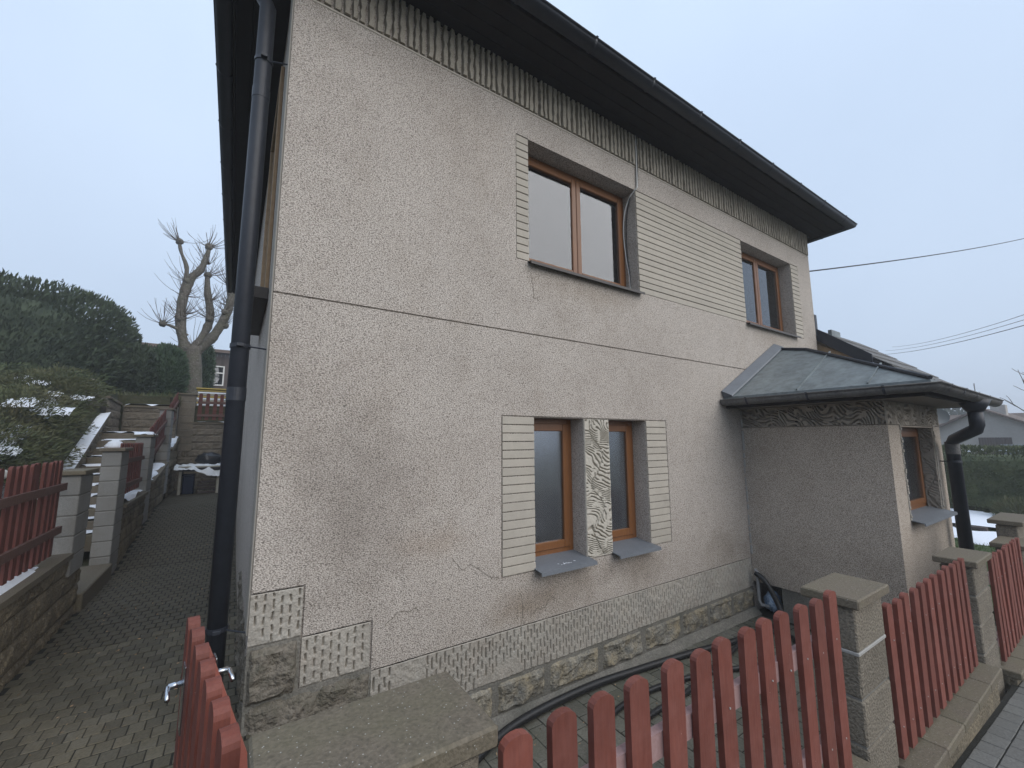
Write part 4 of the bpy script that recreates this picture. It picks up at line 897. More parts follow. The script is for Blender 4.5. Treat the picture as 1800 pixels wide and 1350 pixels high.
def snow_patch(label, pts_fn, nu, nv, thick, seed, thr=.35, name='snow_patch', edge=.5):
    """lumpy sheet of snow: pts_fn(u, v) gives the surface point under it"""
    r = np.random.default_rng(seed); N = vnoise(nv+1, nu+1, max(2, nu/6), seed); b = MB(); ix = {}
    for j in range(nv+1):
        for i in range(nu+1):
            u, v = i/nu, j/nv; e = min(1, min(u, 1-u)*5)*min(1, min(v, 1-v)*4); h = N[j, i]*.8 + e*edge - thr
            p = pts_fn(u, v); ix[i, j] = (Vector(p), h)
    for (i, j), (p, h) in ix.items(): b.v.append((p.x, p.y, p.z + (thick*min(1, h*3)+.004 if h > 0 else -.01)))
    W_ = nu+1; keys = list(ix.keys()); pos = {k: n for n, k in enumerate(keys)}
    for j in range(nv):
        for i in range(nu):
            q = [(i, j), (i+1, j), (i+1, j+1), (i, j+1)]
            if sum(ix[k][1] > 0 for k in q) >= 2: b.f.append(tuple(pos[k] for k in q))
    o = b.build(name, MT['snow'], smooth=True, kind='stuff'); o['label'] = label; o['category'] = 'snow'; return o

WXF = -1.28
GL = 'retaining walls beside the left drive'
GLP = 'block pillars beside the left drive'
GLF = 'red picket panels beside the left drive'
wall_a = block_wall('wet split-face retaining wall with snowy coping along the left drive', (WXF, 1.3), (WXF, 6.05), lambda s: drive_z(1.3+s), 1.25, GL, RBW, cap=True)
snow_patch('snow on the coping under the nearest left picket panel', lambda u, v: (-1.52+.2*v, 2.2+3.6*u, 1.252), 70, 8, .03, 2, .55)
picket_panel('nearest left red picket panel with rails towards the drive', (-1.365, 2.25, 1.27), (0,1,0), 27, .136, 1.275, 2.165, PKF, MT['rail_far'], [1.91, 1.50], GLF, start=.05, length=3.65, rail_side=-1, rail_off=.0, screws=False, post_rail=.06)
def lpillar(label, x0, x1, y0, y1, z0, zc): return pillar(label, x0, x1, y0, y1, z0, zc, 6, GLP, 'block', capo=.035, capt=.045)
lpillar('left block pillar with flat cap at the end of the nearest left picket panel', -1.435, -1.265, 6.05, 6.50, 1.3, 2.055)
lpillar('tall pale block pillar standing on the drive beside the steps', -1.48, -1.275, 7.90, 8.40, .70, 2.255)
block_wall('short wall below the first left pillar', (WXF, 6.05), (WXF, 6.52), lambda s: drive_z(6.05+s), 1.06, GL, RBW)
step0 = thing('threshold', 'wet concrete threshold slab between the two left pillars', 'step', (-1.6, 7.2, .45))
MB().cbox(-2.1, -1.24, 6.53, 7.88, .40, .73, .012).build('slab', MT['cap'], step0)
def seg(label, y0, y1, zc0, zc1): return block_wall(label, (WXF, y0), (WXF, y1), lambda s: drive_z(y0+s), lambda s: zc0+(zc1-zc0)*s/(y1-y0), GL, RBW, cap=True, capo=.04)
seg('stepped retaining wall right behind the tall pale pillar', 8.42, 10.3, 1.43, 1.43)
snow_patch('lump of snow on the coping behind the tall pale pillar', lambda u, v: (-1.50+.22*v, 8.5+1.5*u, 1.43), 40, 8, .07, 5, .42)
picket_panel('short dark red picket panel behind the tall pale pillar', (-1.37, 8.46, 1.5), (0,1,0), 12, .15, 1.52, lambda k: 2.32, PKF, MT['rail_far'], [2.05, 1.66], GLF, start=.06, length=1.8, rail_side=-1, rail_off=.0, screws=False)
lpillar('middle block pillar of the left fence with snow on its cap', -1.50, -1.28, 10.3, 10.85, 1.1, 2.47)
snow_patch('snow lying on the cap of the middle left pillar', lambda u, v: (-1.53+.27*v, 10.28+.6*u, 2.47), 14, 8, .05, 8, .4)
seg('sloping retaining wall with pale coping in the middle of the left fence', 10.87, 12.9, 1.56, 1.86)
snow_patch('scattered snow on the sloping coping of the middle left wall', lambda u, v: (-1.52+.25*v, 10.95+1.9*u, 1.57+.28*u), 50, 8, .035, 13, .62)
picket_panel('sloping red picket panel behind the snow-capped pillar', (-1.37, 10.9, 1.7), (0,1,0), 14, .142, lambda k: 1.85+.035*k, lambda k: 2.62+.036*k, PKF, MT['rail_far'], [(2.35, 2.82), (1.98, 2.45)], GLF, start=.06, length=1.98, rail_side=-1, rail_off=.0, screws=False)
lpillar('upper block pillar of the left fence with a clean flat cap', -1.50, -1.28, 12.9, 13.4, 1.4, 3.13)
seg('upper sloping retaining wall with thick snow on its coping', 13.42, 15.0, 2.15, 2.45)
snow_patch('thick snow on the upper sloping coping', lambda u, v: (-1.53+.27*v, 13.45+1.5*u, 2.16+.29*u), 40, 8, .06, 17, .3)
picket_panel('uppermost sloping red picket panel next to the end wall', (-1.37, 13.42, 2.5), (0,1,0), 11, .142, lambda k: 2.55+.04*k, lambda k: 3.25+.045*k, PKF, MT['rail_far'], [(3.0, 3.45), (2.65, 3.1)], GLF, start=.06, length=1.55, rail_side=-1, rail_off=.0, screws=False)
endw = block_wall('stained split-face end wall closing the drive', (-1.28, 15.0), (2.4, 15.0), lambda s: 1.0, 2.88, GL, RBD, cap=True)
pillar('broad block pillar on the end wall beside its picket panel', -1.34, -.98, 14.98, 15.25, 2.4, 3.69, 6, GLP, 'block_split')
picket_panel('red picket panel on top of the end wall', (-.93, 15.1, 2.92), (1,0,0), 12, .17, 2.95, 3.72, picket_mesh(.09, .022, 1.0, MT['red_far']), MT['rail_far'], [3.45, 3.08], GLF, start=.06, length=2.0, rail_side=-1, rail_off=.0, screws=False)
snow_patch('thin snow along the coping of the end wall', lambda u, v: (-.9+2.2*u, 14.95+.2*v, 2.882), 50, 5, .015, 19, .3)
# stairs
st = thing('garden_steps', 'wet concrete garden steps with snow on the treads behind the left pillars', 'steps', (-1.95, 9.5, .45))
tr = [(9.5+.325*k, .73+.165*k) for k in range(11)]
for y, z in tr:
    MB().cbox(-2.44, -1.5, y, y+.40 if z < 2.3 else 14.5, z-.12 if z < 1 else z-.3, z+.165-.02, .012).build('step', MT['cap'], st)
for k, (y, z) in enumerate(tr): snow_patch('snow on the garden steps', lambda u, v: (-2.42+.9*u, y+.02+.30*v, z+.146), 22, 7, .035, 40+k, .38, name='step_snow')['group'] = 'snow on the garden step treads'
block_wall('garden wall facing the drive at the head of the steps', (-2.42, 14.5), (-1.32, 14.5), lambda s: 2.2, 3.27, GL, RBD, cap=True)
block_wall('side wall at the head of the steps ending in a capped corner', (-2.46, 13.1), (-2.46, 14.5), lambda s: 2.2, lambda s: 3.38-.05*s, GL, RBD, cap=True, back=.36)
block_wall('sloping wall left of the steps with a thick snow cover', (-2.42, 9.6), (-2.42, 13.1), lambda s: .6+.45*s, lambda s: 1.2+.5*s, GL, RBW, cap=True, back=.42)
snow_patch('thick snow covering the sloping wall left of the steps', lambda u, v: (-2.98+.60*v, 9.75+3.3*u, 1.285+1.65*u), 60, 14, .07, 23, .12)
# narrow opening side of the steps: left garden wall below the car
block_wall('low wall under the hedge bank beside the opening', (-2.13, 6.4), (-2.13, 9.45), lambda s: .5, 1.0, GL, RBW, cap=True)
pot = thing('flowerpot', 'small orange flowerpot topped with snow on the garden steps', 'flowerpot', (-2.05, 11.9, 1.92))
def lathe(b, prof, cx, cy, n=16):
    o = len(b.v)
    for r, z in prof:
        for k in range(n): a = 2*math.pi*k/n; b.v.append((cx+r*math.cos(a), cy+r*math.sin(a), z))
    for i in range(len(prof)-1):
        for k in range(n): p = o+i*n+k; q = o+i*n+(k+1)%n; b.f.append((p, q, q+n, p+n))
    b.f.append(tuple(o+k for k in range(n))[::-1]); b.f.append(tuple(o+(len(prof)-1)*n+k for k in range(n)))
    return b
lathe(MB(), [(.11, 1.93), (.16, 2.16), (.18, 2.16), (.18, 2.21), (.15, 2.21)], -2.05, 11.9).build('pot', MT['orange'], pot, smooth=True)
lathe(MB(), [(.17, 2.205), (.16, 2.26), (.10, 2.34), (.02, 2.37)], -2.05, 11.9).build('snow_cap', MT['snow'], pot, smooth=True)

# ---- table with a tarpaulin at the end of the drive
tb = thing('table', 'old white-legged table at the end of the drive', 'table', (-.66, 14.0, .98))
MB().cbox(-1.12, -.20, 13.7, 14.35, 1.66, 1.70, .006).build('tabletop', MT['whitewood'], tb)
MB().cbox(-1.10, -.22, 13.69, 13.72, 1.58, 1.66, .004).build('apron', MT['dark'], tb)
for x, y in ((-1.07, 13.75), (-.27, 13.75), (-1.07, 14.3), (-.27, 14.3)): MB().cbox(x-.03, x+.03, y-.03, y+.03, .97, 1.66, .004).build('leg', MT['whitewood'], tb)
tp = MB(); nu, nv = 34, 22
for j in range(nv+1):
    for i in range(nu+1):
        u, v = i/nu, j/nv; x = -1.20+1.12*u; y = 13.60+.75*v
        z = 1.72 + .05*mnoise.noise(Vector((u*6, v*4, 1))) + .03*mnoise.noise(Vector((u*17, v*9, 5)))
        if v < .22: z -= (.22-v)*(.35+.75*max(0, math.sin((u-.35)*3.2)))*1.2
        if u > .88: z -= (u-.88)*1.0
        tp.v.append((x, y-.03*math.sin(u*22)*(1 if v < .2 else 0), z))
for j in range(nv):
    for i in range(nu): a = j*(nu+1)+i; tp.f.append((a, a+1, a+nu+2, a+nu+1))
tag(tp.build('tarpaulin', MT['tarp'], smooth=True), 'crumpled white snow-dusted tarpaulin spread over the table', 'tarpaulin')
def blob(name, m, c, r, seed, amp=.25, n=14):
    b = MB(); 
    for j in range(n+1):
        for i in range(2*n):
            th, ph = math.pi*j/n, math.pi*i/n; d = Vector((math.sin(th)*math.cos(ph), math.sin(th)*math.sin(ph), math.cos(th)))
            k = 1+amp*mnoise.fractal(d*2.2+Vector((seed, 0, 0)), 1, 2, 3); b.v.append((c[0]+d.x*r[0]*k, c[1]+d.y*r[1]*k, max(c[2]-r[2]*.8, c[2]+d.z*r[2]*k)))
    for j in range(n):
        for i in range(2*n): a = j*2*n+i; q = j*2*n+(i+1)%(2*n); b.f.append((a, a+2*n, q+2*n, q))
    return b.build(name, m, smooth=True)
tag(blob('rubbish_bag', MT['black'], (-.52, 14.15, 1.86), (.30, .24, .17), 3), 'black rubbish bag heaped on the tarpaulin', 'rubbish bag')
tag(blob('rubbish_bag', MT['black'], (.02, 14.1, 1.40), (.22, .3, .40), 8), 'dark bagged heap beside the table next to the house corner', 'rubbish bag')
bn = thing('bin', 'dark blue plastic bin under the left end of the table', 'bin', (-.90, 14.0, .98))
bm_ = MB(); bm_.cbox(-1.02, -.78, 13.82, 14.2, .98, 1.45, .02); bm_.build('body', MT['bluebin'], bn); MB().cbox(-1.03, -.77, 13.81, 14.21, 1.452, 1.49, .01).build('lid', MT['bluebin'], bn)
lg = thing('wood_crate', 'crate of pale split firewood under the table', 'crate', (-.48, 14.0, .98))
for k in range(4): MB().cbox(-.70, -.32, 13.80, 13.815, 1.0+k*.085, 1.055+k*.085, .003).build('slat', MT['boards'], lg)
for k in range(14): x, z = -.68+.048*(k % 7)+random.uniform(0, .01), 1.03+.13*(k//7)+random.uniform(0, .05); MB().tube([(x, 13.83, z), (x, 14.1, z)], .022, 6).build('log', MT['whitewood'], lg)

# ---- hose in the yard
def spline(pts, k=8):
    P = [Vector(p) for p in pts]; o = []
    for i in range(len(P)-1):
        p0, p1, p2, p3 = P[max(i-1, 0)], P[i], P[i+1], P[min(i+2, len(P)-1)]
        for q in range(k):
            t_ = q/k; o.append(.5*((2*p1)+(-p0+p2)*t_+(2*p0-5*p1+4*p2-p3)*t_*t_+(-p0+3*p1-3*p2+p3)*t_**3))
    return o + [P[-1]]
HZ = YARD_Z+.035
tag(MB().tube(spline([(1.05, 2.2, HZ), (1.35, 2.75, HZ), (1.95, 3.03, HZ+.02), (2.8, 3.10, HZ+.02), (3.5, 3.07, HZ), (4.2, 2.98, HZ), (4.9, 2.86, HZ), (5.5, 2.84, HZ), (5.86, 2.80, HZ), (5.93, 2.86, .24), (5.92, 3.0, .50), (5.92, 3.12, .58)]), .033, 12).build('hose', MT['rubber'], smooth=True), 'thick black corrugated hose running along the foot of the house wall', 'hose')
tag(MB().tube(spline([(1.95, 1.9, HZ-.01), (2.3, 2.45, HZ-.01), (2.75, 2.72, HZ), (3.3, 2.78, HZ), (4.0, 2.66, HZ), (4.6, 2.45, HZ), (5.2, 2.35, HZ), (5.55, 2.6, HZ), (5.2, 2.78, HZ+.03), (4.4, 2.72, HZ), (3.6, 2.58, HZ), (2.9, 2.52, HZ), (2.4, 2.2, HZ)]), .024, 10).build('hose', MT['rubber'], smooth=True), 'thinner black hose coiled loosely on the yard paving behind the near pickets', 'hose')
tag(blob('bag', MT['bluebag'], (6.12, 3.02, .20), (.11, .10, .13), 5), 'crumpled blue and white plastic bag in the corner of house and bay', 'bag')
tag(MB().cbox(5.60, 5.64, 2.2, 2.9, .06, .085, .004).build('lath', MT['whitewood']), 'thin wooden lath lying on the yard paving', 'lath') if False else None

# ================================================================== vegetation
def leaves(name, P, N, size, m, parent=None, kind=None, up=.5, ratio=.35, label=None, cross=False):
    """many small pointed leaf sprays at points P, growing along N mixed with up"""
    n = len(P); r = np.random.default_rng(len(P)); D = N + np.array([0, 0, up]) + r.normal(0, .38, (n, 3)); D /= np.linalg.norm(D, axis=1, keepdims=True)
    T = np.cross(D, r.normal(0, 1, (n, 3))); T /= np.linalg.norm(T, axis=1, keepdims=True) + 1e-9
    s = size*r.uniform(.6, 1.35, (n, 1)); w = s*ratio
    V = np.stack([P, P + D*s*.5 + T*w*.5, P + D*s, P + D*s*.45 - T*w*.5], 1).reshape(-1, 3)
    F = np.arange(4*n).reshape(n, 4)
    me = bpy.data.meshes.new(name); me.vertices.add(4*n); me.vertices.foreach_set('co', V.ravel()); me.loops.add(4*n); me.loops.foreach_set('vertex_index', F.ravel().astype(np.int32)); me.polygons.add(n)
    me.polygons.foreach_set('loop_start', np.arange(n)*4); me.polygons.foreach_set('loop_total', np.full(n, 4)); me.materials.append(m); me.update()
    return link(name, me, parent, kind, label)
def shell(n, c, r, seed, power=2.0, amp=.12, freq=1.2, depth=.35, zmin=None, tilt=None):
    """points through the outer layer of a superellipsoid crown with a lumpy outline"""
    g = np.random.default_rng(seed); d = g.normal(0, 1, (n, 3)); d /= np.linalg.norm(d, axis=1, keepdims=True)
    k = (np.abs(d)**power).sum(1)**(-1/power)
    lump = np.array([1 + amp*(mnoise.noise(Vector((a[0]*freq*2+seed, a[1]*freq*2, a[2]*freq*2))) + .6*mnoise.noise(Vector((a[0]*freq*6, a[1]*freq*6+seed, a[2]*freq*6)))) for a in d])
    rr = 1 - depth*g.random(n)**2.2
    P = d*k[:, None]*lump[:, None]*rr[:, None]*np.array(r) + np.array(c)
    if zmin is not None: keep = P[:, 2] > zmin; P, d = P[keep], d[keep]
    return P, d
def core(name, c, r, m, parent, power=2.0, s=.8, seed=0, n=14):
    b = MB()
    for j in range(n+1):
        for i in range(2*n):
            th, ph = math.pi*j/n, math.pi*i/n; d = np.array([math.sin(th)*math.cos(ph), math.sin(th)*math.sin(ph), math.cos(th)]); k = (np.abs(d)**power).sum()**(-1/power)
            l = 1+.1*mnoise.noise(Vector(d*2.4)+Vector((seed, 0, 0))); p = d*k*l*s*np.array(r)+np.array(c); b.v.append(tuple(p))
    for j in range(n):
        for i in range(2*n): a = j*2*n+i; q = j*2*n+(i+1)%(2*n); b.f.append((a, a+2*n, q+2*n, q))
    return b.build(name, m, parent)
def conifer(name, label, cat, c, r, n, size, m, seed, power=3.0, group=None, up=.9, amp=.1, depth=.3, ratio=.3, trunk=True, tips=0):
    t = thing(name, label, cat, (c[0], c[1], c[2]-r[2]), group)
    core('branches', c, r, m, t, power, .80, seed)
    P, N = shell(n, c, r, seed, power, amp, 1.3, depth)
    leaves('foliage', P, N, size, m, t, 'stuff', up, ratio)
    if tips:
        g = np.random.default_rng(seed+5); tp = MB()
        Pt = []; Nt = []
        for _ in range(tips):
            x = c[0]+g.uniform(-.9, .9)*r[0]; y = c[1]+g.uniform(-.8, .8)*r[1]; e = max(0, 1-(abs((x-c[0])/r[0])**power+abs((y-c[1])/r[1])**power))**(1/power); z = c[2]+r[2]*e*.97; h = g.uniform(.15, .5)
            for q in np.linspace(0, h, 22): Pt.append((x+g.normal(0, .02)+(.06)*(1-q/h)*g.normal(), y+g.normal(0, .03), z+q)); Nt.append((g.normal(0, .6), g.normal(0, .6), .6))
        leaves('shoots', np.array(Pt), np.array(Nt), size*.7, m, t, 'stuff', .6, ratio)
    if trunk: MB().tube([(c[0], c[1], c[2]-r[2]-.3), (c[0], c[1], c[2])], [.10, .06], 8).build('trunk', MT['bark'], t)
    return t
conifer('conifer_hedge', 'massive dark evergreen hedge clipped round, above the snowy bank', 'hedge', (-7.0, 17.6, 4.75), (4.0, 1.8, 1.95), 70000, .15, MT['leaf_dark'], 3, power=6.0, up=.9, amp=.09, tips=26)
GTJ = 'small evergreens between the big hedge and the bare tree'
conifer('evergreen_shrub', 'low dark evergreen just right of the massive hedge', 'shrub', (-2.75, 17.6, 4.45), (.62, .6, .90), 7000, .13, MT['leaf_dark'], 11, power=2.4, group=GTJ, amp=.14)
conifer('evergreen_shrub', 'greener upright evergreen directly left of the bare tree trunk', 'shrub', (-2.0, 17.8, 4.5), (.52, .5, .98), 7000, .12, MT['leaf_thuja'], 12, power=2.3, group=GTJ, amp=.14)
conifer('evergreen_shrub', 'slim columnar evergreen right behind the bare tree', 'shrub', (-1.25, 22.2, 5.3), (.32, .32, 1.25), 4000, .13, MT['leaf_thuja'], 13, power=2.2, group=GTJ, amp=.08)

# snowy bank with spreading juniper
rngb = np.random.default_rng(31)
def bank_h(x, y): return ground_h(x, y)
GJ = 'spreading junipers on the snowy bank'
jl = [((-3.5, 10.2), (.95, .8, .55), 'low juniper at the foot of the snowy bank beside the covered wall'), ((-4.8, 9.9), (1.1, .8, .7), 'dark juniper above the black car on the bank'),
      ((-3.5, 11.4), (.9, 1.0, .62), 'juniper in the middle of the bank with snow at its edge'), ((-4.8, 11.0), (1.2, 1.1, .7), 'broad juniper spreading over the middle of the left bank'),
      ((-6.2, 10.4), (1.2, 1.1, .7), 'juniper at the far left of the bank'), ((-3.5, 13.2), (.85, .9, .5), 'brownish juniper at the top of the bank near the corner wall'), ((-4.9, 13.2), (1.2, 1.0, .6), 'brown-tipped juniper below the massive hedge'), ((-6.8, 13.0), (1.3, 1.1, .65), 'tall brown-green juniper at the upper left of the bank')]
for k, ((x, y), r, lab) in enumerate(jl):
    z = bank_h(x, y)+.08; t = thing('juniper', lab, 'shrub', (x, y, z-.1), GJ)
    P, N = shell(15000, (x, y, z+.1), (r[0]*1.15, r[1]*1.2, r[2]), 50+k, 2.0, .3, 1.6, .45, zmin=z-.35)
    sl = np.array([bank_h(x, yy) for yy in P[:, 1]]) - bank_h(x, y); P[:, 2] += sl*.85
    leaves('foliage', P, N*np.array([1, 1, .4]), .085, MT['leaf_juniper'], t, 'stuff', .25, .22)
    MB().tube([(x, y, z-.4), (x, y, z+.15)], [.05, .03], 6).build('stem', MT['bark'], t)
    rr = random.Random(k+3)
    for q in range(5):
        ax, ay, sr = x+rr.uniform(-.8, .8)*r[0], y+rr.uniform(-.8, .3)*r[1], rr.uniform(.10, .22)
        snow_patch('snow patches lying on the bank junipers', lambda u, v: (ax+sr*(u-.5)*2.2, ay+sr*(v-.5)*1.6, bank_h(ax, ay+sr*(v-.5)*1.6)+r[2]*.72*max(0, 1-((ax-x)/r[0])**2*.7-((ay-y)/r[1])**2*.5)+.16), 20, 16, .04, 300+k*7+q, .58, name='snow_clump')['group'] = 'snow clumps on the bank'
snow_patch('snow lying between the junipers and the covered wall', lambda u, v: (-3.5+.7*v, 9.9+3*u, bank_h(-3.2, 9.9+3*u)+.30), 50, 22, .05, 77, .78)

# bare pollarded tree
tree = thing('bare_tree', 'bare pollarded tree with knobbly stumps and thin twigs behind the end wall', 'tree', (-1.55, 20.0, 3.8))
b = MB()
def limb(pts, rs, n=12): 
    P = spline(pts, 6); R = np.interp(np.linspace(0, len(pts)-1, len(P)), range(len(pts)), rs); R = [float(q)*0.72*(1+.26*mnoise.noise(Vector((p.x*3, p.y*3, p.z*3)))+.20*mnoise.noise(Vector((p.x*7, p.y*7, p.z*7)))) for q, p in zip(R, P)]; b.tube(P, R, n)
b.tube(spline([(-1.40, 20, 3.4), (-1.44, 20, 4.3), (-1.50, 20, 5.2), (-1.60, 20, 5.9)], 6), [.40, .38, .36, .34, .33, .32, .31, .30, .30, .29, .29, .29, .29, .29, .29, .29, .30, .30, .31], 16)
limb([(-1.66, 20, 5.5), (-1.95, 20, 6.5), (-2.02, 20.05, 7.6), (-1.86, 20.1, 8.6), (-1.55, 20.1, 9.1), (-1.38, 20.1, 9.8), (-1.35, 20.1, 10.15)], [.27, .23, .23, .21, .19, .13, .10])
limb([(-1.98, 20.1, 8.4), (-2.0, 20.15, 9.1), (-2.22, 20.2, 9.7), (-2.32, 20.2, 10.15)], [.12, .10, .08, .08])
limb([(-1.55, 20, 5.8), (-1.28, 20.3, 6.5), (-1.12, 20.4, 7.3), (-1.28, 20.4, 8.3), (-1.35, 20.4, 9.1)], [.24, .20, .18, .17, .09])
limb([(-1.45, 20, 5.7), (-.95, 19.9, 6.4), (-.62, 19.8, 7.2), (-.46, 19.8, 8.0), (-.55, 19.8, 8.6)], [.26, .22, .21, .21, .17])
limb([(-1.75, 20, 6.35), (-2.15, 19.9, 6.6), (-2.55, 19.9, 6.72)], [.10, .07, .06])
kn = [(-2.0, 19.9, 6.95), (-1.92, 20, 8.5), (-.62, 19.7, 7.4), (-1.14, 20.3, 7.2), (-2.3, 20.2, 10.12), (-1.36, 20.1, 10.1), (-.55, 19.8, 8.55), (-2.5, 19.9, 6.7), (-1.5, 20, 5.9), (-1.33, 20.4, 9.0), (-.6, 19.85, 6.9)]
b.build('trunk', MT['bark'], tree, smooth=True)
kb = MB(); r_ = random.Random(5)
for c in kn:
    o = len(kb.v); R0 = r_.uniform(.10, .15)
    for j in range(7):
        for i in range(10):
            th, ph = math.pi*j/6, 2*math.pi*i/10; k_ = R0*(1+.3*mnoise.noise(Vector((math.cos(ph)*2+c[0]*5, math.sin(ph)*2, th+c[2])))); kb.v.append((c[0]+k_*math.sin(th)*math.cos(ph), c[1]+k_*math.sin(th)*math.sin(ph), c[2]+k_*math.cos(th)))
    for j in range(6):
        for i in range(10): a = o+j*10+i; q = o+j*10+(i+1)%10; kb.f.append((a, a+10, q+10, q))
kb.build('stump_knot', MT['bark'], tree, smooth=True, kind='stuff')
tw = MB()
for c in kn + [(-1.95, 20, 7.9), (-1.2, 20.4, 7.9), (-.5, 19.8, 7.7), (-1.9, 20, 7.2), (-1.3, 20.2, 9.4)]:
    for _ in range(24):
        a = r_.uniform(0, 2*math.pi); e = r_.uniform(-.1, 1.2); l = r_.uniform(.35, 1.25); d = Vector((math.cos(a)*math.cos(e), math.sin(a)*math.cos(e)*.7, math.sin(e)*.8))
        p = Vector(c); P = [p]
        for q in range(5): d = (d + Vector((r_.uniform(-.15, .15), r_.uniform(-.15, .15), .16))).normalized(); p = p + d*l/5; P.append(p)
        tw.tube(P, [.012, .010, .008, .007, .006, .004], 4, cap=False)
tw.build('twigs', MT['twig'], tree, kind='stuff')

# stacked boards and brush behind the end fence, dark barn further up
bs = thing('board_stack', 'stack of yellow-edged boards with snow between them behind the end fence', 'board stack', (.0, 16.2, 3.35))
for k in range(9): MB().cbox(-1.02+.02*(k % 2), 1.3, 15.9, 16.6, 3.36+k*.062, 3.405+k*.062, .004).build('board', MT['snow'] if k % 3 == 1 else MT['yellow'] if k % 3 == 2 else MT['whitewood'], bs)
MB().cbox(-1.05, 1.3, 15.86, 16.6, 3.925, 3.96, .004).build('top_board', MT['yellow'], bs)
bp = MB(); 
for _ in range(260):
    x, y = r_.gauss(.1, .75), r_.gauss(18.2, .3); z = 3.5 + .95*math.exp(-((x-.1)/.8)**2)*r_.random(); a = r_.uniform(0, 6.28); d = Vector((math.cos(a), math.sin(a), r_.uniform(-.4, .5)))*r_.uniform(.2, .5)
    bp.tube([(x, y, z), (x+d.x, y+d.y, z+d.z)], r_.uniform(.008, .02), 4, cap=False)
o = bp.build('brush_pile', MT['twig'], kind='stuff'); o['label'] = 'heap of dark brushwood with snow behind the stacked boards'; o['category'] = 'brush pile'
barn = thing('barn', 'long dark boarded barn with a small white-framed window in the mist', 'barn', (-1, 31, 3.9))
nb = 46
for k in range(nb):
    x = -7.2+k*.19; 
    if -1.95 < x < -.75: 
        MB().cbox(x, x+.185, 30, 30.05, 3.8, 5.55, .004).build('board', MT['boards'], barn); MB().cbox(x, x+.185, 30, 30.05, 6.75, 7.47, .004).build('board', MT['boards'], barn)
    else: MB().cbox(x, x+.185, 30, 30.05, 3.8, 7.47, .004).build('board', MT['boards'], barn)
MB().box(-7.2, 1.54, 30.06, 34, 3.8, 7.3).build('wall', MT['boards'], barn)
br_ = MB(); br_.prism([(-8.5, 29.6, 7.48), (-8.5, 29.6, 7.66), (-8.5, 34.2, 8.3), (-8.5, 34.2, 8.15)], (10.3, 0, 0)); bo = br_.build('roof', MT['nroof'], barn); recalc(bo.data)
wf = MB(); fprism(wf, -1.92, -.72, 5.56, 6.74, .07, 29.96, 30.03); wf.cbox(-1.36, -1.28, 29.97, 30.02, 5.6, 6.7, .003); wf.cbox(-1.9, -.75, 29.97, 30.02, 6.28, 6.35, .003); wo = wf.build('window', MT['white'], barn)
MB().box(-1.9, -.74, 30.03, 30.055, 5.57, 6.73).build('pane', MT['glass_car'], wo)
# roof of a small shed corner poking out of the hedge
gp = thing('gable_shed', 'pale gable corner of a small hut half hidden by the hedge', 'hut', (-3.1, 15.6, 3.3))
MB().prism([(-3.55, 15.6, 3.3), (-2.95, 15.6, 3.3), (-2.95, 15.6, 3.55), (-3.3, 15.6, 4.05), (-3.55, 15.6, 3.8)], (0, .5, 0)).build('gable_wall', MT['nplaster'], gp)
MB().prism([(-3.62, 15.4, 3.62), (-3.30, 15.4, 4.02), (-2.88, 15.4, 3.5), (-2.95, 15.4, 3.45), (-3.3, 15.4, 3.90)], (0, .9, 0)).build('roof', MT['roof'], gp)
g_ = np.random.default_rng(4)
weeds = leaves('weeds', np.stack([g_.uniform(-3.0, -1.3, 1500), g_.uniform(14.8, 16.2, 1500), np.full(1500, 3.25)+g_.random(1500)*.25], 1), np.tile([0, 0, 1.0], (1500, 1)), .22, MT['leaf_juniper'], None, 'stuff', .6, .1); weeds['label'] = 'withered plants along the top of the garden wall'; weeds['category'] = 'weeds'
snow_patch('strip of snow on the coping of the garden wall above the steps', lambda u, v: (-2.4+1.08*u, 14.5+.22*v, 3.272), 30, 6, .04, 91, .25)

# ---- black car behind the left fence
car = thing('parked_car', 'black parked car partly seen behind the left picket fence', 'car', (-3.2, 6.4, .95))
def loft(b, secs):
    n = len(secs[0]); o = len(b.v)
    for s in secs: b.v += [tuple(p) for p in s]
    for i in range(len(secs)-1):
        for k in range(n-1): a = o+i*n+k; b.f.append((a, a+1, a+n+1, a+n))
    b.f.append(tuple(o+k for k in range(n))); b.f.append(tuple(o+(len(secs)-1)*n+k for k in range(n))[::-1])
CY1, CXC, dzc = 8.45, -3.20, .12      # the far end of the car and its middle line; it stands parallel to the fence
def csec(q, w, zl, zh): # across the car, q metres in front of its far end
    pts = []
    for k in range(13):
        a = math.pi*k/12; e = (abs(math.sin(a)))**.35
        pts.append((CXC-w*math.cos(a), CY1-q, zl+dzc+(zh-zl)*e))
    return pts
cb_ = MB(); loft(cb_, [csec(0, .60, 1.35, 1.72), csec(.08, .76, 1.2, 1.90), csec(.3, .84, 1.15, 1.99), csec(1.0, .86, 1.15, 2.0), csec(3.2, .86, 1.15, 2.0), csec(4.0, .8, 1.15, 1.85), csec(4.15, .65, 1.3, 1.6)])
c1 = cb_.build('body', MT['carpaint'], car, smooth=True); recalc(c1.data)
cc = MB(); loft(cc, [csec(.12, .72, 1.94, 1.95), csec(.55, .72, 1.9, 2.24), csec(1.2, .72, 1.9, 2.30), csec(2.2, .70, 1.9, 2.26), csec(3.0, .72, 1.9, 1.96)]); c2 = cc.build('cabin', MT['glass_car'], car, smooth=True); recalc(c2.data)
cr = MB(); loft(cr, [csec(.5, .66, 2.22, 2.245), csec(1.2, .68, 2.27, 2.33), csec(2.2, .66, 2.24, 2.28)]); c3 = cr.build('roof_panel', MT['carpaint'], car, smooth=True); recalc(c3.data)
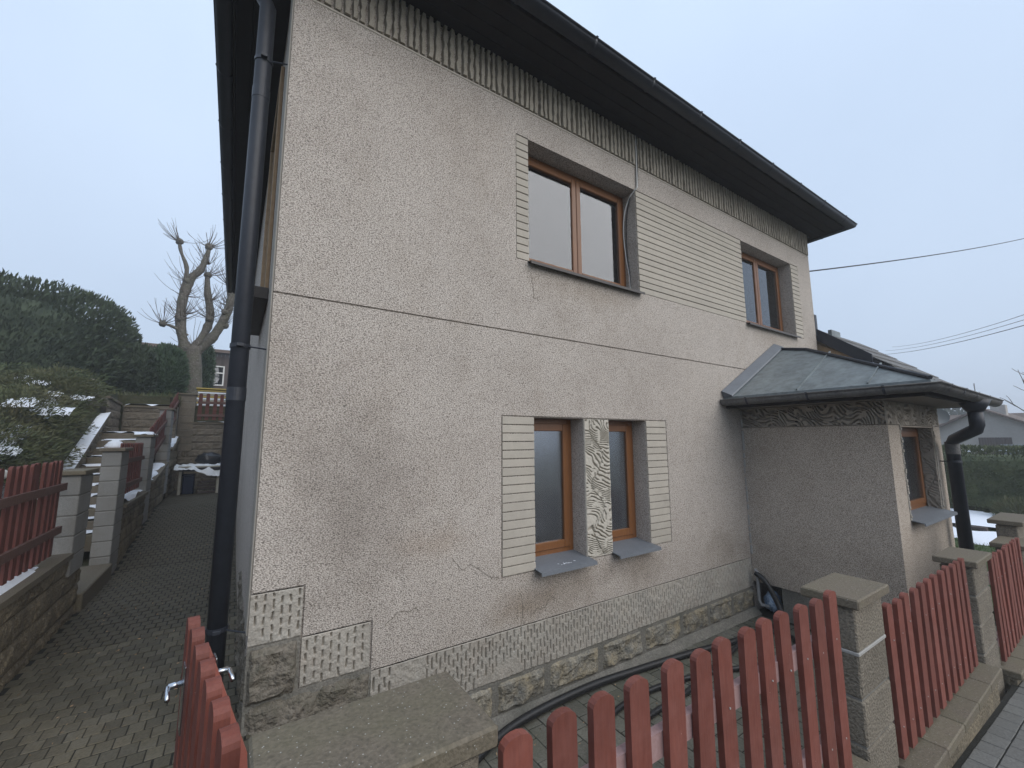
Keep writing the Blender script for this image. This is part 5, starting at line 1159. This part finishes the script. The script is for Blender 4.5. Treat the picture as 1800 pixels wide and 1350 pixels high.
for y in (CY1-.8, CY1-3.3):
    for x in (CXC-.86, CXC+.68):
        wm = MB(); wm.tube([(x, y, 1.26), (x+.18, y, 1.26)], .31, 20); wo_ = wm.build('wheel', MT['tyre'], car); MB().tube([(x-.004, y, 1.26), (x+.184, y, 1.26)], .2, 16).build('rim', MT['chrome'], wo_)
for x in (CXC-.66, CXC+.66): MB().cbox(x-.09, x+.09, CY1-.12, CY1-.03, 1.86, 1.98, .03).build('tail_light', MT['white'], car)
snow_patch('remnant of snow on the tail of the black car', lambda u, v: (-2.75+.25*u, 8.05+.25*v, 2.10), 14, 10, .03, 95, .3)

# litter on the paving
g_ = np.random.default_rng(14); n = 420
lx_ = np.concatenate([g_.uniform(1.2, 5.9, n), g_.uniform(-1.2, .1, 260)]); ly_ = np.concatenate([g_.uniform(1.15, 3.1, n), g_.uniform(3.6, 9, 260)])
lz_ = np.array([YARD_Z if x > .5 else drive_z(y) for x, y in zip(lx_, ly_)])+.004
lt = leaves('leaf_litter', np.stack([lx_, ly_, lz_], 1), np.stack([g_.normal(0, 1, n+260), g_.normal(0, 1, n+260), np.zeros(n+260)], 1), .022, MT['tan'], None, 'stuff', .02, .45); lt['label'] = 'small pale bits of leaf litter on the paving'; lt['category'] = 'leaf litter'

# ================================================================== right side: lawn, hedge, neighbours
lawn = sheet('lawn', mat('lawn_soil', (.05, .08, .025), (.035, .06, .02), fine=14, bump=.5, rough=.9), 8.22, 20, .82, 9, lambda x, y: ground_h(x, y)+.012, 40, 12)
g_ = np.random.default_rng(8); n = 26000; gx_, gy_ = g_.uniform(8.3, 16.4, n), g_.uniform(1.0, 5.0, n)
gr_ = leaves('grass', np.stack([gx_, gy_, np.array([ground_h(x, y) for x, y in zip(gx_, gy_)])], 1), np.tile([0, 0, 1.0], (n, 1)), .055, MT['grass'], None, 'stuff', .6, .14); gr_['label'] = 'short green lawn grass beside the bay'; gr_['category'] = 'grass'
def lz(x, y): return ground_h(x, y)+.03
snow_patch('broken snow on the lawn near the dark board', lambda u, v: (11.6+2.8*u, 1.0+2.6*v, lz(12, 2)), 70, 60, .03, 61, .50, edge=.25)
snow_patch('deep snow on the lawn at the foot of the clipped hedge', lambda u, v: (14.2+2.9*u, 1.0+4.0*v, lz(15, 2)+.02), 60, 60, .06, 62, .05)
tag(MB().cbox(13.95, 14.1, 2.25, 2.75, .27, .38, .01).build('board', MT['boards']), 'short dark board lying in the snow on the lawn', 'board')
hd = thing('clipped_hedge', 'clipped green hedge with snow dots across the lawn', 'hedge', (17.9, 3, .25))
core('branches', (17.9, 3.4, 1.1), (.8, 4.2, .9), MT['leaf_hedge'], hd, 6, .86, 2)
P, N = shell(42000, (17.9, 3.4, 1.12), (.85, 4.3, .94), 71, 7, .06, 1.6, .22); keep = (P[:, 0] < 18.3); leaves('foliage', P[keep], N[keep], .085, MT['leaf_hedge'], hd, 'stuff', .35, .4)
sd_ = MB()
for _ in range(46):
    y = r_.uniform(-.6, 4.6); x = r_.uniform(17.12, 17.7); z = 2.0-(.0 if x > 17.3 else r_.uniform(.03, .22)); s = r_.uniform(.012, .028)
    sd_.tube([(x, y-s, z), (x, y, z+s*.6), (x, y+s, z)], [s*.5, s, s*.4], 6)
sd_.build('snow_dots', MT['snow'], hd, kind='stuff')
sh = thing('dry_shrub', 'small yellowish dry shrub in the snow before the hedge', 'shrub', (16.4, 2.05, .28))
P, N = shell(1600, (16.4, 2.05, .48), (.38, .42, .32), 81, 2, .3, 2, .8, zmin=.26); leaves('foliage', P, N, .12, MT['leaf_juniper'], sh, 'stuff', .7, .16)
MB().tube([(16.4, 2.05, .2), (16.4, 2.05, .5)], .015, 5).build('stem', MT['twig'], sh)
# neighbour house
nh = thing('neighbour_house', 'old pale house with brown gable roof beyond the hedge', 'house', (37, 5, .4))
NX = 36.0
def np_(y, z): return (NX, y, z)
MB().prism([np_(2.2, .3), np_(7.3, .3), np_(7.3, 2.92), np_(5.35, 3.95), np_(2.2, 2.25)], (7, 0, 0)).build('gable_wall', MT['nplaster'], nh)
q = MB(); q.prism([(NX-.3, 7.75, 2.78), (NX-.3, 5.35, 4.07), (NX-.3, 5.35, 3.95), (NX-.3, 7.7, 2.66)], (7.6, 0, 0)); q.prism([(NX-.3, 5.35, 4.07), (NX-.3, 1.7, 2.08), (NX-.3, 1.75, 1.97), (NX-.3, 5.35, 3.95)], (7.6, 0, 0)); qo = q.build('roof', MT['nroof'], nh); recalc(qo.data)
for k in range(12): MB().cbox(NX-.05, NX-.004, 4.35+k*.105, 4.35+k*.105+.10, 1.0, 2.36, .003).build('door_board', MT['boards'], nh)
MB().cbox(NX+1.2, NX+1.8, 4.55, 5.15, 3.3, 4.25, .02).build('chimney', MT['nplaster'], nh)
nh2 = thing('neighbour_house', 'second brown roof behind the pale gable house', 'house', (43, 2, .4))
MB().box(44, 52, -3, 9.2, .3, 2.8).build('wall', MT['nplaster'], nh2)
q = MB(); q.prism([(43.4, -3.5, 2.7), (43.4, 9.6, 2.7), (46, 9.6, 3.95), (46, -3.5, 3.95)], (.1, 0, .12)); q.prism([(46, -3.5, 3.95), (46, 9.6, 3.95), (49.5, 9.6, 2.6), (49.5, -3.5, 2.6)], (.1, 0, .12)); qo = q.build('roof', MT['nroof'], nh2); recalc(qo.data)
tag(MB().tube([(40, 6.07, 3.9), (40, 6.07, 5.85)], .03, 6).build('antenna_mast', MT['pipegrey']), 'thin antenna mast rising behind the porch roof', 'antenna')
# grey wire gate with posts right of the neighbour house
wg = thing('metal_fence', 'grey metal mesh fence with posts beside the neighbour house', 'fence', (24, 2.2, .3))
for y in (2.0, 2.9, 1.1): MB().tube([(22.5, y, .25), (22.5, y, 2.12)], .05, 8).build('post', MT['fencemetal'], wg)
MB().cbox(22.48, 22.50, 1.1, 2.95, .4, 2.02, .004).build('mesh_panel', MT['fencemetal'], wg)
MB().tube([(22.5, 1.0, 2.08), (22.5, 3.0, 2.08)], .03, 8).build('top_rail', MT['fencemetal'], wg)
# bare tree at the right edge
def bare(label, base, h, seed, lean=0, spread=.9, levels=4, r0=.14):
    t = thing('bare_tree', label, 'tree', base); rr = random.Random(seed); tb_ = MB()
    def grow(p, d, l, r, lev):
        P = [p]; q = p
        for _ in range(4): d = (d+Vector((rr.uniform(-.18, .18), rr.uniform(-.18, .18), rr.uniform(-.02, .12)))).normalized(); q = q+d*l/4; P.append(q)
        tb_.tube(P, [r*(1-.1*i) for i in range(5)], 6 if lev > 1 else 4, cap=False)
        if lev > 0:
            for k in range(rr.choice((3, 4))):
                a = rr.uniform(0, 6.28); s = rr.uniform(.5, 1.0)*spread; nd_ = (d+Vector((math.cos(a)*s, math.sin(a)*s, rr.uniform(-.1, .35)))).normalized(); grow(P[rr.choice((2, 3, 4))], nd_, l*rr.uniform(.6, .8), r*.55, lev-1)
    grow(Vector(base), Vector((0, lean, 1)).normalized(), h*.38, r0, levels); tb_.build('branches', MT['twig'], t); return t
bare('bare grey tree branching over the neighbour roof at the right edge', (27, 1.6, .3), 6.4, 4, lean=.18)
bare('second leafless tree further right behind the mesh fence', (30, .2, .3), 6.5, 9)
# satellite dish peeping past the bay
ds = thing('satellite_dish', 'small grey satellite dish edge beyond the bay corner', 'satellite dish', (8.7, 1.75, 2.4))
dm = MB(); c = Vector((8.62, 1.70, 2.66)); ax = Vector((-.8, -.55, .2)).normalized(); u_ = ax.cross(Vector((0,0,1))).normalized(); v_ = ax.cross(u_)
for k in range(6):
    for i in range(20): a = 2*math.pi*i/20; rr_ = .11*k/5; dm.v.append(tuple(c + (u_*math.cos(a)+v_*math.sin(a))*rr_ + ax*(.02*(k/5)**2)))
for k in range(5):
    for i in range(20): dm.f.append((k*20+i, k*20+(i+1)%20, k*20+20+(i+1)%20, k*20+20+i))
dm.build('dish', MT['fencemetal'], ds, smooth=True); MB().tube([tuple(c-ax*.01), (8.5, 1.9, 2.6), (8.05, 1.95, 2.55)], .012, 6).build('arm', MT['pipegrey'], ds)
# overhead cables
def sag(a, b, s, n=24): return [tuple(Vector(a).lerp(Vector(b), i/n) - Vector((0, 0, s*4*(i/n)*(1-i/n)))) for i in range(n+1)]
tag(MB().tube(sag((8.79, 3.25, 5.46), (38.0, .85, 14.05), .25), .013, 6).build('power_cable', MT['cable']), 'single thick black power cable running from the house corner to the upper right', 'cable')
for k, (dz, lab) in enumerate(((0, 'lowest of the three thin overhead wires above the porch roof'), (.32, 'middle of the three thin overhead wires above the porch roof'), (.62, 'uppermost of the three thin overhead wires above the porch roof'))):
    a = Vector((58, 15.5-.6*k, 2.35+9.0+dz)); e = Vector((30, 1.85, 2.35+5.30+dz*.85))
    tag(MB().tube(sag(a, e, .35), .014 if k else .02, 5).build('overhead_wire', MT['cable']), lab, 'wire')['group'] = 'thin overhead wires'
# misty hills
hb = MB(); hx = list(range(-260, 401, 20)); hr = random.Random(2)
for i, x in enumerate(hx):
    y0, y1 = 170, 330; hgt = 9+7*mnoise.noise(Vector((x*.012, 3, 0)))+5*mnoise.noise(Vector((x*.05, 1, 0)))
    hb.v += [(x, y0, -1), (x, y0+50, hgt*.6), (x, y0+120, hgt), (x, y1+80, hgt*.9)]
for i in range(len(hx)-1):
    for k in range(3): a = i*4+k; hb.f.append((a, a+4, a+5, a+1))
hb.build('hills', MT['leaf_dark'], kind='structure', smooth=True)
hb = MB(); hy = list(range(-200, 201, 20))
for y in hy:
    hgt = 10+5*mnoise.noise(Vector((y*.02, 7, 0)))+3*mnoise.noise(Vector((y*.07, 1, 0))); hb.v += [(190, y, -1), (230, y, hgt*.7), (300, y, hgt), (380, y, hgt*.9)]
for i in range(len(hy)-1):
    for k in range(3): a = i*4+k; hb.f.append((a, a+1, a+5, a+4))
hb.build('hills', MT['leaf_dark'], kind='structure', smooth=True)
# a few distant trees at the right rim of the view
for k, (x, y, s) in enumerate(((70, 12.5, 5.5), (74, 15.2, 6.2))):
    t = thing('distant_tree', ('smaller', 'taller')[k]+' of two faint grey trees in the mist seen between bay and downpipe', 'tree', (x, y, .5), 'faint trees in the mist')
    P, N = shell(1500, (x, y, s*.55+.5), (1.6, 1.6, s*.48), 200+k, 2, .25, 1.5, .6); leaves('crown', P, N, .5, MT['leaf_dark'], t, 'stuff', .2, .4); MB().tube([(x, y, .3), (x, y, s*.6)], .15, 6).build('trunk', MT['bark'], t)

# ================================================================== haze
hz = MB().box(-420, 640, -62, 720, -1.6, 15).build('haze', bpy.data.materials.new('haze'), kind='stuff')
hm = hz.data.materials[0]; hm.use_nodes = True; t_ = hm.node_tree; t_.nodes.clear(); o_ = t_.nodes.new('ShaderNodeOutputMaterial'); v_ = t_.nodes.new('ShaderNodeVolumePrincipled'); v_.inputs['Color'].default_value = (.93, .95, .98, 1); v_.inputs['Density'].default_value = .0037; v_.inputs['Anisotropy'].default_value = 0.0
t_.links.new(v_.outputs[0], o_.inputs['Volume'])
for o in list(S.objects):
    if 'base' in o: del o['base']
